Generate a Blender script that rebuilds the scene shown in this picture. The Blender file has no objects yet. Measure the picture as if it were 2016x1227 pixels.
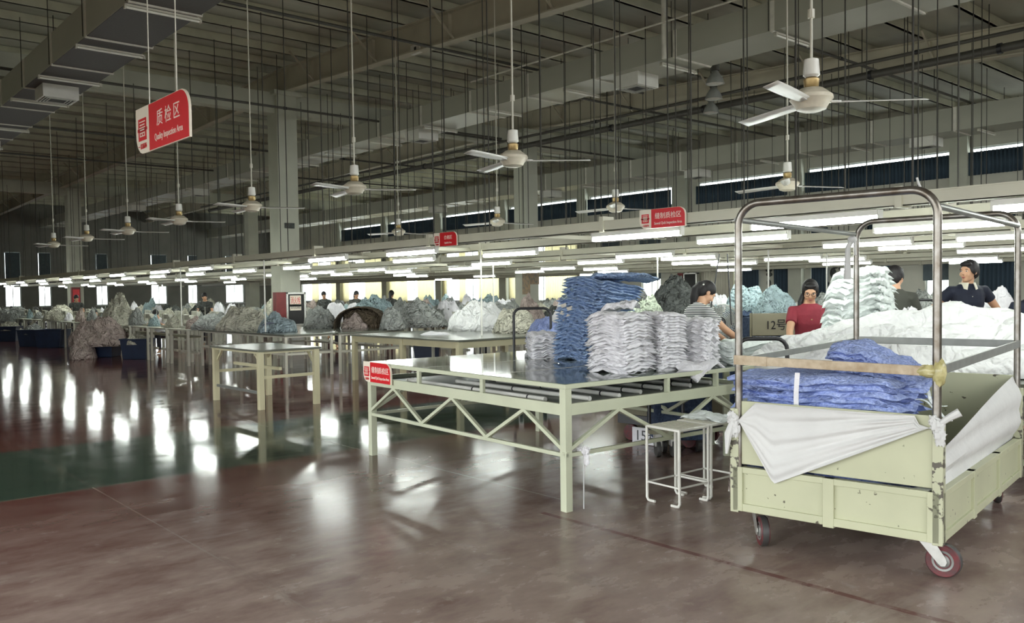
import bpy, bmesh, math, random
from mathutils import Vector, Matrix, noise
R = math.radians
SC = bpy.context.scene
COL = SC.collection
# ------------------------------------------------------------------ camera, world, light, exposure
FPX, CX, CY, EYE = 1681.67, 1008.0, 632.48, 1.5
YAW, PITCH, ROLL = R(-48.849), R(-1.9753), R(-0.7705)
fw = Vector((math.sin(YAW) * math.cos(PITCH), math.cos(YAW) * math.cos(PITCH), math.sin(PITCH)))
rt0 = Vector((math.cos(YAW), -math.sin(YAW), 0)); up0 = rt0.cross(fw)
rt = rt0 * math.cos(ROLL) + up0 * math.sin(ROLL); upv = up0 * math.cos(ROLL) - rt0 * math.sin(ROLL)
cam = bpy.data.objects.new('camera', bpy.data.cameras.new('camera')); COL.objects.link(cam)
cam.matrix_world = Matrix(((rt.x, upv.x, -fw.x, 0), (rt.y, upv.y, -fw.y, 0), (rt.z, upv.z, -fw.z, EYE), (0, 0, 0, 1)))
cam.data.sensor_width = 36; cam.data.lens = FPX / 2016 * 36
cam.data.shift_y = (CY - 613.5) / 2016; cam.data.clip_start = .1; cam.data.clip_end = 300
SC.camera = cam
W = bpy.data.worlds.new('overcast_sky'); SC.world = W; W.use_nodes = True
W.node_tree.nodes['Background'].inputs[0].default_value = (.95, .985, 1, 1)
W.node_tree.nodes['Background'].inputs[1].default_value = 2.7
SC.view_settings.view_transform = 'Standard'; SC.view_settings.look = 'None'
SC.view_settings.exposure = 1.15; SC.view_settings.gamma = 1; SC.view_settings.use_curve_mapping = False
TUBE = 25.0
SC.cycles.max_bounces = 6; SC.cycles.diffuse_bounces = 3; SC.cycles.glossy_bounces = 3; SC.cycles.transparent_max_bounces = 8
SC.cycles.caustics_reflective = False; SC.cycles.caustics_refractive = False
SC.cycles.sample_clamp_indirect = 4

def at(x, y, D):            # the point seen at photo pixel (x, y), D metres deep
    return Vector((0, 0, EYE)) + (fw + rt * ((x - CX) / FPX) + upv * ((CY - y) / FPX)) * D
def atz(x, y, z):           # ... on the horizontal plane z
    d = at(x, y, 1) - Vector((0, 0, EYE)); return Vector((0, 0, EYE)) + d * ((z - EYE) / d.z)

# ------------------------------------------------------------------ materials
def mat(name, col, rough=.55, metal=0, var=.12, scale=6, bump=0, bscale=40, col2=None, spec=.5, stretch=(1, 1, 1)):
    m = bpy.data.materials.new(name); m.use_nodes = True
    nt = m.node_tree; b = nt.nodes['Principled BSDF']
    b.inputs['Roughness'].default_value = rough; b.inputs['Metallic'].default_value = metal
    b.inputs['Specular IOR Level'].default_value = spec
    tc = nt.nodes.new('ShaderNodeTexCoord'); mp = nt.nodes.new('ShaderNodeMapping'); mp.inputs['Scale'].default_value = stretch
    nt.links.new(tc.outputs['Object'], mp.inputs['Vector'])
    n = nt.nodes.new('ShaderNodeTexNoise'); n.inputs['Scale'].default_value = scale; n.inputs['Detail'].default_value = 5
    nt.links.new(mp.outputs['Vector'], n.inputs['Vector'])
    cr = nt.nodes.new('ShaderNodeValToRGB'); cr.color_ramp.elements[0].position = .3; cr.color_ramp.elements[1].position = .7
    c2 = col2 or tuple(c * (1 - 2 * var) for c in col)
    cr.color_ramp.elements[0].color = (*c2, 1); cr.color_ramp.elements[1].color = (*col, 1)
    nt.links.new(n.outputs['Fac'], cr.inputs['Fac']); nt.links.new(cr.outputs['Color'], b.inputs['Base Color'])
    if bump:
        n2 = nt.nodes.new('ShaderNodeTexNoise'); n2.inputs['Scale'].default_value = bscale; n2.inputs['Detail'].default_value = 4
        nt.links.new(mp.outputs['Vector'], n2.inputs['Vector'])
        bp = nt.nodes.new('ShaderNodeBump'); bp.inputs['Strength'].default_value = bump; bp.inputs['Distance'].default_value = .02
        nt.links.new(n2.outputs['Fac'], bp.inputs['Height']); nt.links.new(bp.outputs['Normal'], b.inputs['Normal'])
    return m
def chipped(name, col, rust, amount=.42, rough=.4):      # paint with worn spots of their own shape
    m = mat(name, col, rough, 0, .06, 3)
    nt = m.node_tree; b = nt.nodes['Principled BSDF']; src = b.inputs['Base Color'].links[0].from_socket
    tc = [n for n in nt.nodes if n.type == 'TEX_COORD'][0]
    n = nt.nodes.new('ShaderNodeTexNoise'); n.inputs['Scale'].default_value = 22; n.inputs['Detail'].default_value = 7
    nt.links.new(tc.outputs['Object'], n.inputs['Vector'])
    cr = nt.nodes.new('ShaderNodeValToRGB'); cr.color_ramp.elements[0].position = amount - .03; cr.color_ramp.elements[1].position = amount
    cr.color_ramp.elements[0].color = (1, 1, 1, 1); cr.color_ramp.elements[1].color = (0, 0, 0, 1)
    nt.links.new(n.outputs['Fac'], cr.inputs['Fac'])
    mx = nt.nodes.new('ShaderNodeMix'); mx.data_type = 'RGBA'
    nt.links.new(cr.outputs['Color'], mx.inputs['Factor']); nt.links.new(src, mx.inputs['A']); mx.inputs['B'].default_value = (*rust, 1)
    nt.links.new(mx.outputs['Result'], b.inputs['Base Color'])
    return m
def emit(name, col, s):
    m = bpy.data.materials.new(name); m.use_nodes = True; b = m.node_tree.nodes['Principled BSDF']
    b.inputs['Base Color'].default_value = (.8, .8, .8, 1); b.inputs['Emission Color'].default_value = (*col, 1); b.inputs['Emission Strength'].default_value = s
    return m
def glassmat(name, tint=(.95, .98, .97), gloss=.08):
    m = bpy.data.materials.new(name); m.use_nodes = True; nt = m.node_tree
    nt.nodes.remove(nt.nodes['Principled BSDF']); o = nt.nodes['Material Output']
    t = nt.nodes.new('ShaderNodeBsdfTransparent'); t.inputs[0].default_value = (*tint, 1)
    g = nt.nodes.new('ShaderNodeBsdfGlossy'); g.inputs['Roughness'].default_value = .03
    x = nt.nodes.new('ShaderNodeMixShader'); x.inputs[0].default_value = gloss
    nt.links.new(t.outputs[0], x.inputs[1]); nt.links.new(g.outputs[0], x.inputs[2]); nt.links.new(x.outputs[0], o.inputs[0])
    return m
M = dict(
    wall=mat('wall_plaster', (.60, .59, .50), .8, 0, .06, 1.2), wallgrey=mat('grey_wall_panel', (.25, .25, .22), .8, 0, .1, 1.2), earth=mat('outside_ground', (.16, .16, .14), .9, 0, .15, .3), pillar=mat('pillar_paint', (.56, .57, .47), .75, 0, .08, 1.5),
    deck=mat('roof_deck', (.60, .60, .50), .6, 0, .2, 1, stretch=(1, .2, 1)), rafter=mat('rafter_paint', (.56, .52, .40), .55, 0, .1, 1.5),
    purlin=mat('purlin_zinc', (.76, .75, .60), .5, .1, .1, 2), duct=mat('duct_board', (.47, .47, .39), .42, .15, .06, 1.3, stretch=(.4, 1, 1)),
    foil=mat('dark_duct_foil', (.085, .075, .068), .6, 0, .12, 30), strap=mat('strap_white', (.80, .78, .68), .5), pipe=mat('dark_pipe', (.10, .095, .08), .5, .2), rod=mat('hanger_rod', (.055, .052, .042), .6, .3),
    white=mat('white_enamel', (.78, .77, .70), .35, 0, .05), offwhite=mat('offwhite_metal', (.62, .60, .50), .45, 0, .07, 3),
    tray=mat('cream_trough', (.62, .60, .47), .45, 0, .06, 2), tube=emit('lit_tube', (.93, 1, .94), TUBE), tubeoff=mat('unlit_tube', (.86, .85, .76), .3, 0, .02),
    grille=mat('vent_grille', (.58, .58, .52), .5), dark=mat('dark_gap', (.03, .03, .03), .7), black=mat('black_plastic', (.018, .018, .02), .4),
    blade=mat('fan_blade', (.74, .73, .68), .35, 0, .05), motor=mat('fan_motor_cream', (.72, .66, .52), .4, 0, .08, 20), gold=mat('brass_band', (.5, .36, .16), .35, .6),
    red=mat('sign_red', (.66, .010, .018), .4, 0, .03), signw=mat('sign_cream', (.86, .78, .64), .45, 0, .03), letter=mat('sign_lettering', (.92, .80, .70), .5, 0, .02),
    paint=chipped('table_green_cream_paint', (.57, .60, .44), (.10, .10, .07), .27), cartp=chipped('cart_pale_green_paint', (.51, .52, .35), (.09, .08, .05), .32),
    cartedge=chipped('worn_cart_edge', (.50, .51, .35), (.09, .08, .06), .44), steel=mat('bare_steel_tube', (.31, .30, .275), .30, .8, .25, 14, col2=(.16, .135, .105)),
    rail=mat('wrapped_rail', (.56, .47, .34), .6, 0, .2, 18, col2=(.34, .25, .15)), bar=mat('grey_flat_bar', (.27, .28, .26), .45, .4, .1, 10),
    tape=mat('clear_packing_tape', (.62, .57, .30), .18, 0, .3, 25, col2=(.34, .30, .12)),
    topg=mat('polished_table_top', (.13, .16, .13), .06, 0, .1, 2), tops=mat('worn_steel_top', (.22, .23, .19), .2, .3, .1, 3, bump=.05, bscale=4), shelf=mat('grey_shelf_board', (.24, .26, .21), .4, 0, .1, 4),
    wht=mat('white_cotton', (.84, .83, .85), .9, 0, .05, 9, bump=.25, bscale=60, spec=.2), wht2=mat('cool_white_cotton', (.80, .85, .82), .9, 0, .04, 5, bump=.25, bscale=30, spec=.2),
    sheer=mat('thin_white_cloth', (.66, .66, .64), .85, 0, .05, 4, bump=.15, bscale=25, spec=.2),
    blue=mat('blue_print_cloth', (.40, .51, .68), .9, 0, .2, 55, bump=.3, bscale=60, col2=(.16, .25, .45), spec=.2), teal=mat('blue_green_print_cloth', (.24, .40, .58), .9, 0, .2, 60, bump=.4, bscale=90, col2=(.10, .22, .36), spec=.2),
    cobalt=mat('cobalt_print_cloth', (.46, .55, .84), .9, 0, .2, 60, bump=.3, bscale=60, col2=(.22, .29, .60), spec=.2), denim=mat('navy_cloth', (.07, .10, .17), .9, 0, .25, 30, bump=.3, spec=.2),
    grey=mat('grey_cloth', (.44, .46, .43), .9, 0, .12, 6, bump=.3, bscale=30, spec=.2), dgrey=mat('dark_grey_cloth', (.13, .14, .13), .9, 0, .2, 6, bump=.3, bscale=30, spec=.2), palegreen=mat('pale_green_cloth', (.66, .74, .58), .9, 0, .1, 6, bump=.3, bscale=30, spec=.2),
    pink=mat('dusty_pink_cloth', (.56, .46, .41), .9, 0, .12, 6, bump=.3, bscale=30, spec=.2), cream=mat('cream_cloth', (.66, .64, .52), .9, 0, .1, 6, bump=.3, bscale=30, spec=.2), aqua=mat('pale_aqua_cloth', (.46, .60, .62), .9, 0, .1, 6, bump=.3, bscale=30, spec=.2),
    brown=mat('brown_cloth', (.16, .125, .085), .9, 0, .15, 8, bump=.2, spec=.2), bag=mat('light_blue_plastic', (.36, .45, .48), .35, 0, .15, 9),
    bin=mat('navy_plastic_bin', (.015, .028, .065), .4), curtain=mat('blue_curtain', (.045, .075, .105), .85, 0, .15, 1, stretch=(8, 8, .2)), blind=mat('grey_green_blind', (.10, .13, .14), .8),
    pale=mat('cream_curtain', (.72, .69, .56), .85, 0, .06, 1, stretch=(6, 6, .2)), frame=mat('window_frame_white', (.7, .72, .7), .4), glass=glassmat('window_glass'),
    skin=mat('skin', (.62, .36, .22), .55, 0, .05, 8), hair=mat('black_hair', (.012, .010, .010), .62, 0, .2, 30, stretch=(1, 1, .2)), lip=mat('lips', (.42, .13, .11), .5),
    eyew=mat('eye_white', (.75, .73, .70), .3), maroon=mat('maroon_shirt', (.26, .028, .045), .85, 0, .08, 12, bump=.15), navy=mat('navy_polo', (.010, .014, .032), .8), olive=mat('olive_shirt', (.06, .062, .05), .85),
    trousers=mat('dark_trousers', (.03, .03, .04), .85), collar=mat('cream_collar', (.76, .72, .58), .8), tyre=mat('red_wheel', (.15, .022, .026), .5, 0, .3, 30, col2=(.06, .03, .03)), rubber=mat('dark_wheel_hub', (.05, .048, .045), .5),
    zinc=mat('zinc_plate', (.62, .62, .58), .35, .7, .1, 20), card=mat('brown_card_panel', (.27, .25, .17), .7, 0, .08, 5), cabinet=mat('machine_grey', (.50, .50, .42), .5), machine=mat('sewing_machine_cream', (.62, .62, .52), .4),
    thread=mat('white_thread', (.82, .82, .78), .8), poster=mat('brown_poster', (.40, .26, .14), .6, 0, .35, 9, col2=(.16, .15, .12)), darkred=mat('hydrant_red', (.20, .02, .02), .5), tag=mat('paper_label', (.74, .68, .56), .8, 0, .15, 25),
    navyfan=mat('fan_grey', (.42, .44, .41), .4, .3), orange=mat('orange_cloth', (.6, .22, .08), .8),
)
def stripe_shirt():
    m = mat('striped_knit', (.7, .7, .66), .85); nt = m.node_tree; b = nt.nodes['Principled BSDF']
    tc = [n for n in nt.nodes if n.type == 'TEX_COORD'][0]; s = nt.nodes.new('ShaderNodeSeparateXYZ'); nt.links.new(tc.outputs['Object'], s.inputs[0])
    k = nt.nodes.new('ShaderNodeMath'); k.operation = 'MULTIPLY'; k.inputs[1].default_value = 58; nt.links.new(s.outputs['Z'], k.inputs[0])
    f = nt.nodes.new('ShaderNodeMath'); f.operation = 'FRACT'; nt.links.new(k.outputs[0], f.inputs[0])
    g = nt.nodes.new('ShaderNodeMath'); g.operation = 'GREATER_THAN'; g.inputs[1].default_value = .52; nt.links.new(f.outputs[0], g.inputs[0])
    mx = nt.nodes.new('ShaderNodeMix'); mx.data_type = 'RGBA'; nt.links.new(g.outputs[0], mx.inputs['Factor'])
    mx.inputs['A'].default_value = (.03, .03, .045, 1); mx.inputs['B'].default_value = (.68, .68, .64, 1); nt.links.new(mx.outputs['Result'], b.inputs['Base Color'])
    return m
M['stripes'] = stripe_shirt()
def crease(key, sc=5, st=.85, dist=.06):          # crumpled cloth: sharp-edged folds as a bump under the weave
    m = M[key]; nt = m.node_tree; b = nt.nodes['Principled BSDF']; tc = [n for n in nt.nodes if n.type == 'TEX_COORD'][0]; prev = b.inputs['Normal'].links[0].from_socket if b.inputs['Normal'].links else None
    for s_, k in ((sc, 1), (sc * 2.3, .45)):
        n = nt.nodes.new('ShaderNodeTexNoise'); n.inputs['Scale'].default_value = s_; n.inputs['Detail'].default_value = 2; n.inputs['Distortion'].default_value = 1.2; nt.links.new(tc.outputs['Object'], n.inputs['Vector'])
        a = nt.nodes.new('ShaderNodeMath'); a.operation = 'SUBTRACT'; a.inputs[1].default_value = .5; nt.links.new(n.outputs['Fac'], a.inputs[0])
        c = nt.nodes.new('ShaderNodeMath'); c.operation = 'ABSOLUTE'; nt.links.new(a.outputs[0], c.inputs[0])
        bp = nt.nodes.new('ShaderNodeBump'); bp.inputs['Strength'].default_value = st * k; bp.inputs['Distance'].default_value = dist * 6; nt.links.new(c.outputs[0], bp.inputs['Height'])
        if prev: nt.links.new(prev, bp.inputs['Normal'])
        prev = bp.outputs[0]
    nt.links.new(prev, b.inputs['Normal'])
for q in ('grey', 'dgrey', 'palegreen', 'pink', 'cream', 'aqua', 'bag', 'brown'): crease(q)
M['heapw'] = mat('white_heap_cotton', (.84, .85, .83), .9, 0, .04, 5, bump=.2, bscale=30, spec=.2); crease('heapw', 3.4, .45)
for q in ('wht', 'wht2'): crease(q, 9, .22)
for q in ('blue', 'cobalt', 'denim'): crease(q, 12, .3)

def floor_mat():
    m = bpy.data.materials.new('painted_concrete'); m.use_nodes = True; nt = m.node_tree; b = nt.nodes['Principled BSDF']; L = nt.links.new
    tc = nt.nodes.new('ShaderNodeTexCoord'); sp = nt.nodes.new('ShaderNodeSeparateXYZ'); L(tc.outputs['Object'], sp.inputs[0])
    def math_(op, a, v=None, c=None):
        n = nt.nodes.new('ShaderNodeMath'); n.operation = op
        for k, q in enumerate((a, v, c)):
            if q is None: continue
            if isinstance(q, (int, float)): n.inputs[k].default_value = q
            else: L(q, n.inputs[k])
        return n.outputs[0]
    def noise_(scale, det=6, st=(1, 1, 1), rot=0):
        mp = nt.nodes.new('ShaderNodeMapping'); mp.inputs['Scale'].default_value = st; mp.inputs['Rotation'].default_value = (0, 0, rot); L(tc.outputs['Object'], mp.inputs[0])
        n = nt.nodes.new('ShaderNodeTexNoise'); n.inputs['Scale'].default_value = scale; n.inputs['Detail'].default_value = det; n.inputs['Roughness'].default_value = .62; L(mp.outputs[0], n.inputs[0]); return n.outputs['Fac']
    def ramp(f, p0, p1):
        r = nt.nodes.new('ShaderNodeMapRange'); r.inputs[1].default_value = p0; r.inputs[2].default_value = p1; L(f, r.inputs[0]); return r.outputs[0]
    def mix(f, A, B):
        x = nt.nodes.new('ShaderNodeMix'); x.data_type = 'RGBA'
        if isinstance(f, float): x.inputs['Factor'].default_value = f
        else: L(f, x.inputs['Factor'])
        for k, q in (('A', A), ('B', B)):
            if isinstance(q, tuple): x.inputs[k].default_value = (*q, 1)
            else: L(q, x.inputs[k])
        return x.outputs['Result']
    X, Y = sp.outputs['X'], sp.outputs['Y']
    band = lambda v, a, c: math_('MULTIPLY', math_('GREATER_THAN', v, a), math_('LESS_THAN', v, c))
    big, fine, streak = noise_(.7), noise_(5), noise_(4.2, 9, (1, .5, 1), .6)
    maroon = mix(ramp(big, .35, .65), (.085, .022, .018), (.115, .036, .028))
    worn = mix(ramp(streak, .30, .74), (.18, .118, .098), (.40, .32, .27))
    # scuffed floor this side of the green strip, paler and greyer towards the camera
    near = ramp(math_('ADD', X, math_('MULTIPLY', math_('SUBTRACT', big, .5), 3)), -7.4, -3.6)
    base = mix(near, maroon, worn)
    sc1 = math_('MULTIPLY', ramp(noise_(3.2, 7, (1, .16, 1), .9), .58, .70), near); base = mix(math_('MULTIPLY', sc1, .4), base, (.46, .41, .36))
    sc2 = math_('MULTIPLY', ramp(noise_(2.6, 7, (.2, 1, 1), .5), .58, .74), near); base = mix(math_('MULTIPLY', sc2, .45), base, (.10, .065, .055))
    base = mix(math_('MULTIPLY', ramp(fine, .60, .72), math_('MULTIPLY', near, .5)), base, (.46, .41, .36))
    base = mix(band(X, -9.5, -7.22), base, mix(ramp(big, .3, .7), (.026, .050, .034), (.042, .070, .050)))
    base = mix(band(X, -7.22, -7.19), base, (.14, .12, .09))
    for c, w, col, f in ((4.27, .006, (.33, .29, .24), .8), (1.9, .006, (.25, .2, .17), .5), (3.92, .022, (.10, .016, .018), .7)):
        lim = math_('LESS_THAN', X, -4.2) if c == 4.27 else (math_('GREATER_THAN', X, -4.2) if c == 3.92 else 1.0)
        g = math_('MULTIPLY', band(Y, c - w, c + w), math_('MULTIPLY', ramp(fine, .35, .5), f))
        g = math_('MULTIPLY', g, lim) if lim != 1.0 else g
        base = mix(g, base, col)
    L(base, b.inputs['Base Color'])
    rgh = math_('ADD', math_('MULTIPLY', ramp(streak, .3, .7), .08), math_('ADD', math_('MULTIPLY', near, .17), .055))
    L(rgh, b.inputs['Roughness']); b.inputs['Specular IOR Level'].default_value = .22
    bp = nt.nodes.new('ShaderNodeBump'); bp.inputs['Strength'].default_value = .07; bp.inputs['Distance'].default_value = .02; L(noise_(1.4, 2), bp.inputs['Height']); L(bp.outputs[0], b.inputs['Normal'])
    return m
M['floor'] = floor_mat()

# ------------------------------------------------------------------ mesh helpers
class MB:
    def __init__(s): s.v = []; s.f = []
    def add(s, vs, fs):
        k = len(s.v); s.v += [tuple(v) for v in vs]; s.f += [tuple(i + k for i in f) for f in fs]; return s
    def box(s, x0, x1, y0, y1, z0, z1):
        vs = [(x, y, z) for z in (z0, z1) for y in (y0, y1) for x in (x0, x1)]
        return s.add(vs, [(0, 2, 3, 1), (4, 5, 7, 6), (0, 1, 5, 4), (2, 6, 7, 3), (0, 4, 6, 2), (1, 3, 7, 5)])
    def bar(s, a, b, w, h, up=(0, 0, 1)):
        a, b = Vector(a), Vector(b); d = (b - a).normalized(); u = Vector(up)
        if abs(d.dot(u)) > .98: u = Vector((0, 1, 0))
        sd = d.cross(u).normalized() * (w / 2); u = sd.cross(d).normalized() * (h / 2)
        vs = [p + i * sd + j * u for p in (a, b) for i, j in ((-1, -1), (1, -1), (1, 1), (-1, 1))]
        return s.add(vs, [(3, 2, 1, 0), (4, 5, 6, 7), (0, 1, 5, 4), (1, 2, 6, 5), (2, 3, 7, 6), (3, 0, 4, 7)])
    def tube(s, pts, r, n=8, closed=False, cap=True):
        pts = [Vector(p) for p in pts]; N = len(pts); rs = r if isinstance(r, (list, tuple)) else [r] * N
        vs = []; ref = None
        for i in range(N):
            if closed: d = pts[(i + 1) % N] - pts[i - 1]
            else: d = pts[min(i + 1, N - 1)] - pts[max(i - 1, 0)]
            d.normalize()
            if ref is None: ref = d.orthogonal().normalized()
            ref = (ref - d * ref.dot(d)); ref = ref.normalized() if ref.length > 1e-6 else d.orthogonal().normalized()
            b = d.cross(ref)
            vs += [pts[i] + (ref * math.cos(2 * math.pi * j / n) + b * math.sin(2 * math.pi * j / n)) * rs[i] for j in range(n)]
        fs = []
        for i in range(N if closed else N - 1):
            for j in range(n):
                q = (i + 1) % N
                fs.append((i * n + j, i * n + (j + 1) % n, q * n + (j + 1) % n, q * n + j))
        if cap and not closed: fs += [tuple(range(n - 1, -1, -1)), tuple((N - 1) * n + j for j in range(n))]
        return s.add(vs, fs)
    def lathe(s, prof, c=(0, 0, 0), n=20, axis='z'):
        vs = []; c = Vector(c)
        for r, h in prof:
            for j in range(n):
                a = 2 * math.pi * j / n; p = (r * math.cos(a), r * math.sin(a), h)
                if axis == 'x': p = (p[2], p[0], p[1])
                if axis == 'y': p = (p[1], p[2], p[0])
                vs.append(c + Vector(p))
        fs = [(i * n + j, i * n + (j + 1) % n, (i + 1) * n + (j + 1) % n, (i + 1) * n + j) for i in range(len(prof) - 1) for j in range(n)]
        fs += [tuple(range(n - 1, -1, -1)), tuple((len(prof) - 1) * n + j for j in range(n))]
        return s.add(vs, fs)
    def prism(s, poly, t, fn):      # 2-D outline, thickness t, fn(u, v, w) -> point
        n = len(poly); vs = [fn(u, v, 0) for u, v in poly] + [fn(u, v, t) for u, v in poly]
        return s.add(vs, [tuple(range(n - 1, -1, -1)), tuple(range(n, 2 * n))] + [(i, (i + 1) % n, n + (i + 1) % n, n + i) for i in range(n)])
    def ball(s, c, r, n=14, m=10):
        r = r if isinstance(r, (tuple, list)) else (r, r, r); c = Vector(c); vs = [c + Vector((0, 0, -r[2]))]
        for i in range(1, m):
            t = -math.pi / 2 + math.pi * i / m
            vs += [c + Vector((r[0] * math.cos(t) * math.cos(2 * math.pi * j / n), r[1] * math.cos(t) * math.sin(2 * math.pi * j / n), r[2] * math.sin(t))) for j in range(n)]
        vs.append(c + Vector((0, 0, r[2]))); fs = []
        for j in range(n):
            fs.append((0, 1 + (j + 1) % n, 1 + j)); fs.append((len(vs) - 1, 1 + (m - 2) * n + j, 1 + (m - 2) * n + (j + 1) % n))
            for i in range(m - 2): fs.append((1 + i * n + j, 1 + i * n + (j + 1) % n, 1 + (i + 1) * n + (j + 1) % n, 1 + (i + 1) * n + j))
        return s.add(vs, fs)
    def lump(s, c, r, amp=.35, fr=22, n=18, m=14):
        r = r if isinstance(r, (tuple, list)) else (r, r, r); c = Vector(c); b = MB().ball((0, 0, 0), 1, n, m)
        return s.add([c + Vector([q * k * (1 + amp * noise.noise((Vector(v) * 2.1) + c * fr) + amp * .5 * noise.noise(Vector(v) * 5 + c * fr)) for q, k in zip(v, r)]) for v in b.v], b.f)
    def sheet(s, fn, nu, nv, t=.004):   # closed thin sheet: fn(u, v) -> point, thickness t along the local normal
        P = [[Vector(fn(i / nu, j / nv)) for j in range(nv + 1)] for i in range(nu + 1)]; top = []; bot = []
        for i in range(nu + 1):
            for j in range(nv + 1):
                a = P[min(i + 1, nu)][j] - P[max(i - 1, 0)][j]; b = P[i][min(j + 1, nv)] - P[i][max(j - 1, 0)]
                n = a.cross(b); n = n.normalized() if n.length > 1e-9 else Vector((0, 0, 1))
                top.append(P[i][j] + n * t / 2); bot.append(P[i][j] - n * t / 2)
        K = (nu + 1) * (nv + 1); q = lambda i, j: i * (nv + 1) + j; fs = []
        for i in range(nu):
            for j in range(nv):
                fs.append((q(i, j), q(i + 1, j), q(i + 1, j + 1), q(i, j + 1))); fs.append((K + q(i, j), K + q(i, j + 1), K + q(i + 1, j + 1), K + q(i + 1, j)))
        for i in range(nu):
            fs.append((q(i, 0), K + q(i, 0), K + q(i + 1, 0), q(i + 1, 0))); fs.append((q(i, nv), q(i + 1, nv), K + q(i + 1, nv), K + q(i, nv)))
        for j in range(nv):
            fs.append((q(0, j), q(0, j + 1), K + q(0, j + 1), K + q(0, j))); fs.append((q(nu, j), K + q(nu, j), K + q(nu, j + 1), q(nu, j + 1)))
        return s.add(top + bot, fs)
    def mesh(s, name, m, smooth=False):
        me = bpy.data.meshes.new(name); me.from_pydata(s.v, [], s.f); me.validate()
        for q in (m if isinstance(m, (list, tuple)) else [m]): me.materials.append(M[q] if isinstance(q, str) else q)
        bm = bmesh.new(); bm.from_mesh(me); bmesh.ops.recalc_face_normals(bm, faces=bm.faces); bm.to_mesh(me); bm.free()
        if smooth:
            me.polygons.foreach_set('use_smooth', [True] * len(me.polygons))
            if smooth != 2: me.set_sharp_from_angle(angle=R(40))
        return me
    def build(s, name, m, parent=None, smooth=False, bev=0):
        return put(name, s.mesh(name, m, smooth), parent, bev=bev)
def put(name, me, parent=None, loc=None, rz=None, bev=0):
    o = bpy.data.objects.new(name, me); COL.objects.link(o)
    if parent is not None: o.parent = parent
    if loc is not None: o.location = loc
    if rz is not None: o.rotation_euler.z = rz
    if bev:
        b = o.modifiers.new('bevel', 'BEVEL'); b.width = bev; b.segments = 2; b.limit_method = 'ANGLE'
    return o
def tag(o, label, cat, group=None):
    o['label'] = label; o['category'] = cat
    if group: o['group'] = group
    elif 'group' in o: del o['group']
    return o
def thing(name, label, cat, loc=(0, 0, 0), rz=0, group=None):
    o = bpy.data.objects.new(name, None); COL.objects.link(o); o.empty_display_size = .1
    o.location = loc; o.rotation_euler.z = rz
    return tag(o, label, cat, group)
def struct(name, mb, m, smooth=False, bev=0):
    o = mb.build(name, m, None, smooth, bev); o['kind'] = 'structure'; return o
KIDS = {}
def dup(root, loc, rz=0, label=None, scale=None, kids=None):
    r = root.copy(); COL.objects.link(r); r.location = loc; r.rotation_euler.z = rz
    if label: r['label'] = label
    if scale is not None: r.scale = scale if isinstance(scale, (tuple, list)) else (scale,) * 3
    for ch in (root.children if kids is None else kids):
        c = ch.copy(); COL.objects.link(c); c.parent = r
        for g in ch.children:
            d = g.copy(); COL.objects.link(d); d.parent = c
    return r
ONES = 'zeroth first second third fourth fifth sixth seventh eighth ninth tenth eleventh twelfth thirteenth fourteenth fifteenth sixteenth seventeenth eighteenth nineteenth'.split()
TENS = {20: 'twent', 30: 'thirt', 40: 'fort', 50: 'fift', 60: 'sixt'}
def nth(n):
    if n < 20: return ONES[n]
    t = TENS[n // 10 * 10]
    return t + 'ieth' if n % 10 == 0 else t + 'y-' + ONES[n % 10]
def text_mesh(body, size, ext=.002, sx=1.0, align='CENTER'):
    c = bpy.data.curves.new('lettering', 'FONT'); c.body = body; c.size = size; c.align_x = align; c.align_y = 'CENTER'; c.extrude = ext; c.resolution_u = 3
    o = bpy.data.objects.new('lettering', c); COL.objects.link(o); o.scale.x = sx
    me = bpy.data.meshes.new_from_object(o.evaluated_get(bpy.context.evaluated_depsgraph_get()))
    me.transform(Matrix.Diagonal((sx, 1, 1, 1)))
    bpy.data.objects.remove(o); bpy.data.curves.remove(c); return me
def nz(x, y=0, z=0): return noise.noise(Vector((x, y, z)))
# ------------------------------------------------------------------ the hall
def roof_z(x): return 7.13 - .048 * (x + 22) if x > -22 else 7.13 + .012 * (x + 22)   # underside of the rafters
XL, XR, YF, YB = -62.0, 5.0, -3.0, 30.0
fl = struct('floor', MB().box(XL - .3, 9, -8, YB + .3, -.1, 0), 'floor')
for b in ((-75, 75, -75, -8), (9, 75, -8, 40)): struct('ground', MB().box(*b, -.3, -.1), 'earth')  # unseen ground, added to block sky light reaching the ceiling from below
def wall(name, axis, p0, p1, u0, u1, z0, z1, holes, m='wall'):
    us = sorted({u0, u1, *[h[0] for h in holes], *[h[1] for h in holes]}); zs = sorted({z0, z1, *[h[2] for h in holes], *[h[3] for h in holes]}); mb = MB()
    for a, b in zip(us, us[1:]):
        run = None
        for c, d in zip(zs, zs[1:]):
            hole = any(h[0] - 1e-6 <= a and b <= h[1] + 1e-6 and h[2] - 1e-6 <= c and d <= h[3] + 1e-6 for h in holes)
            if not hole: run = [run[0], d] if run else [c, d]
            if (hole or d == zs[-1]) and run:
                if axis == 'x': mb.box(p0, p1, a, b, *run)
                else: mb.box(a, b, p0, p1, *run)
                run = None
    return struct(name, mb, m)
WR = [(-58, -52.6, 1.0, 3.9), (-51.8, -46.8, 1.0, 3.9), (-46.0, -41.0, 1.0, 3.9), (-40.2, -35.2, 1.0, 3.9), (-34.4, -29.4, 1.0, 3.9),
      (-27.75, -26.7, 1.0, 3.9), (-25.35, -24.25, 1.0, 3.9), (-21.9, -20.5, 1.0, 3.9), (-19.9, -19.3, 1.0, 3.9), (-18.45, -17.85, 1.0, 3.9), (-17.0, -16.35, 1.0, 3.9), (-14.75, -13.8, 1.0, 3.9), (-12.75, -11.85, 1.0, 3.9), (-10.9, -10.0, 1.0, 3.9)]
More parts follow.
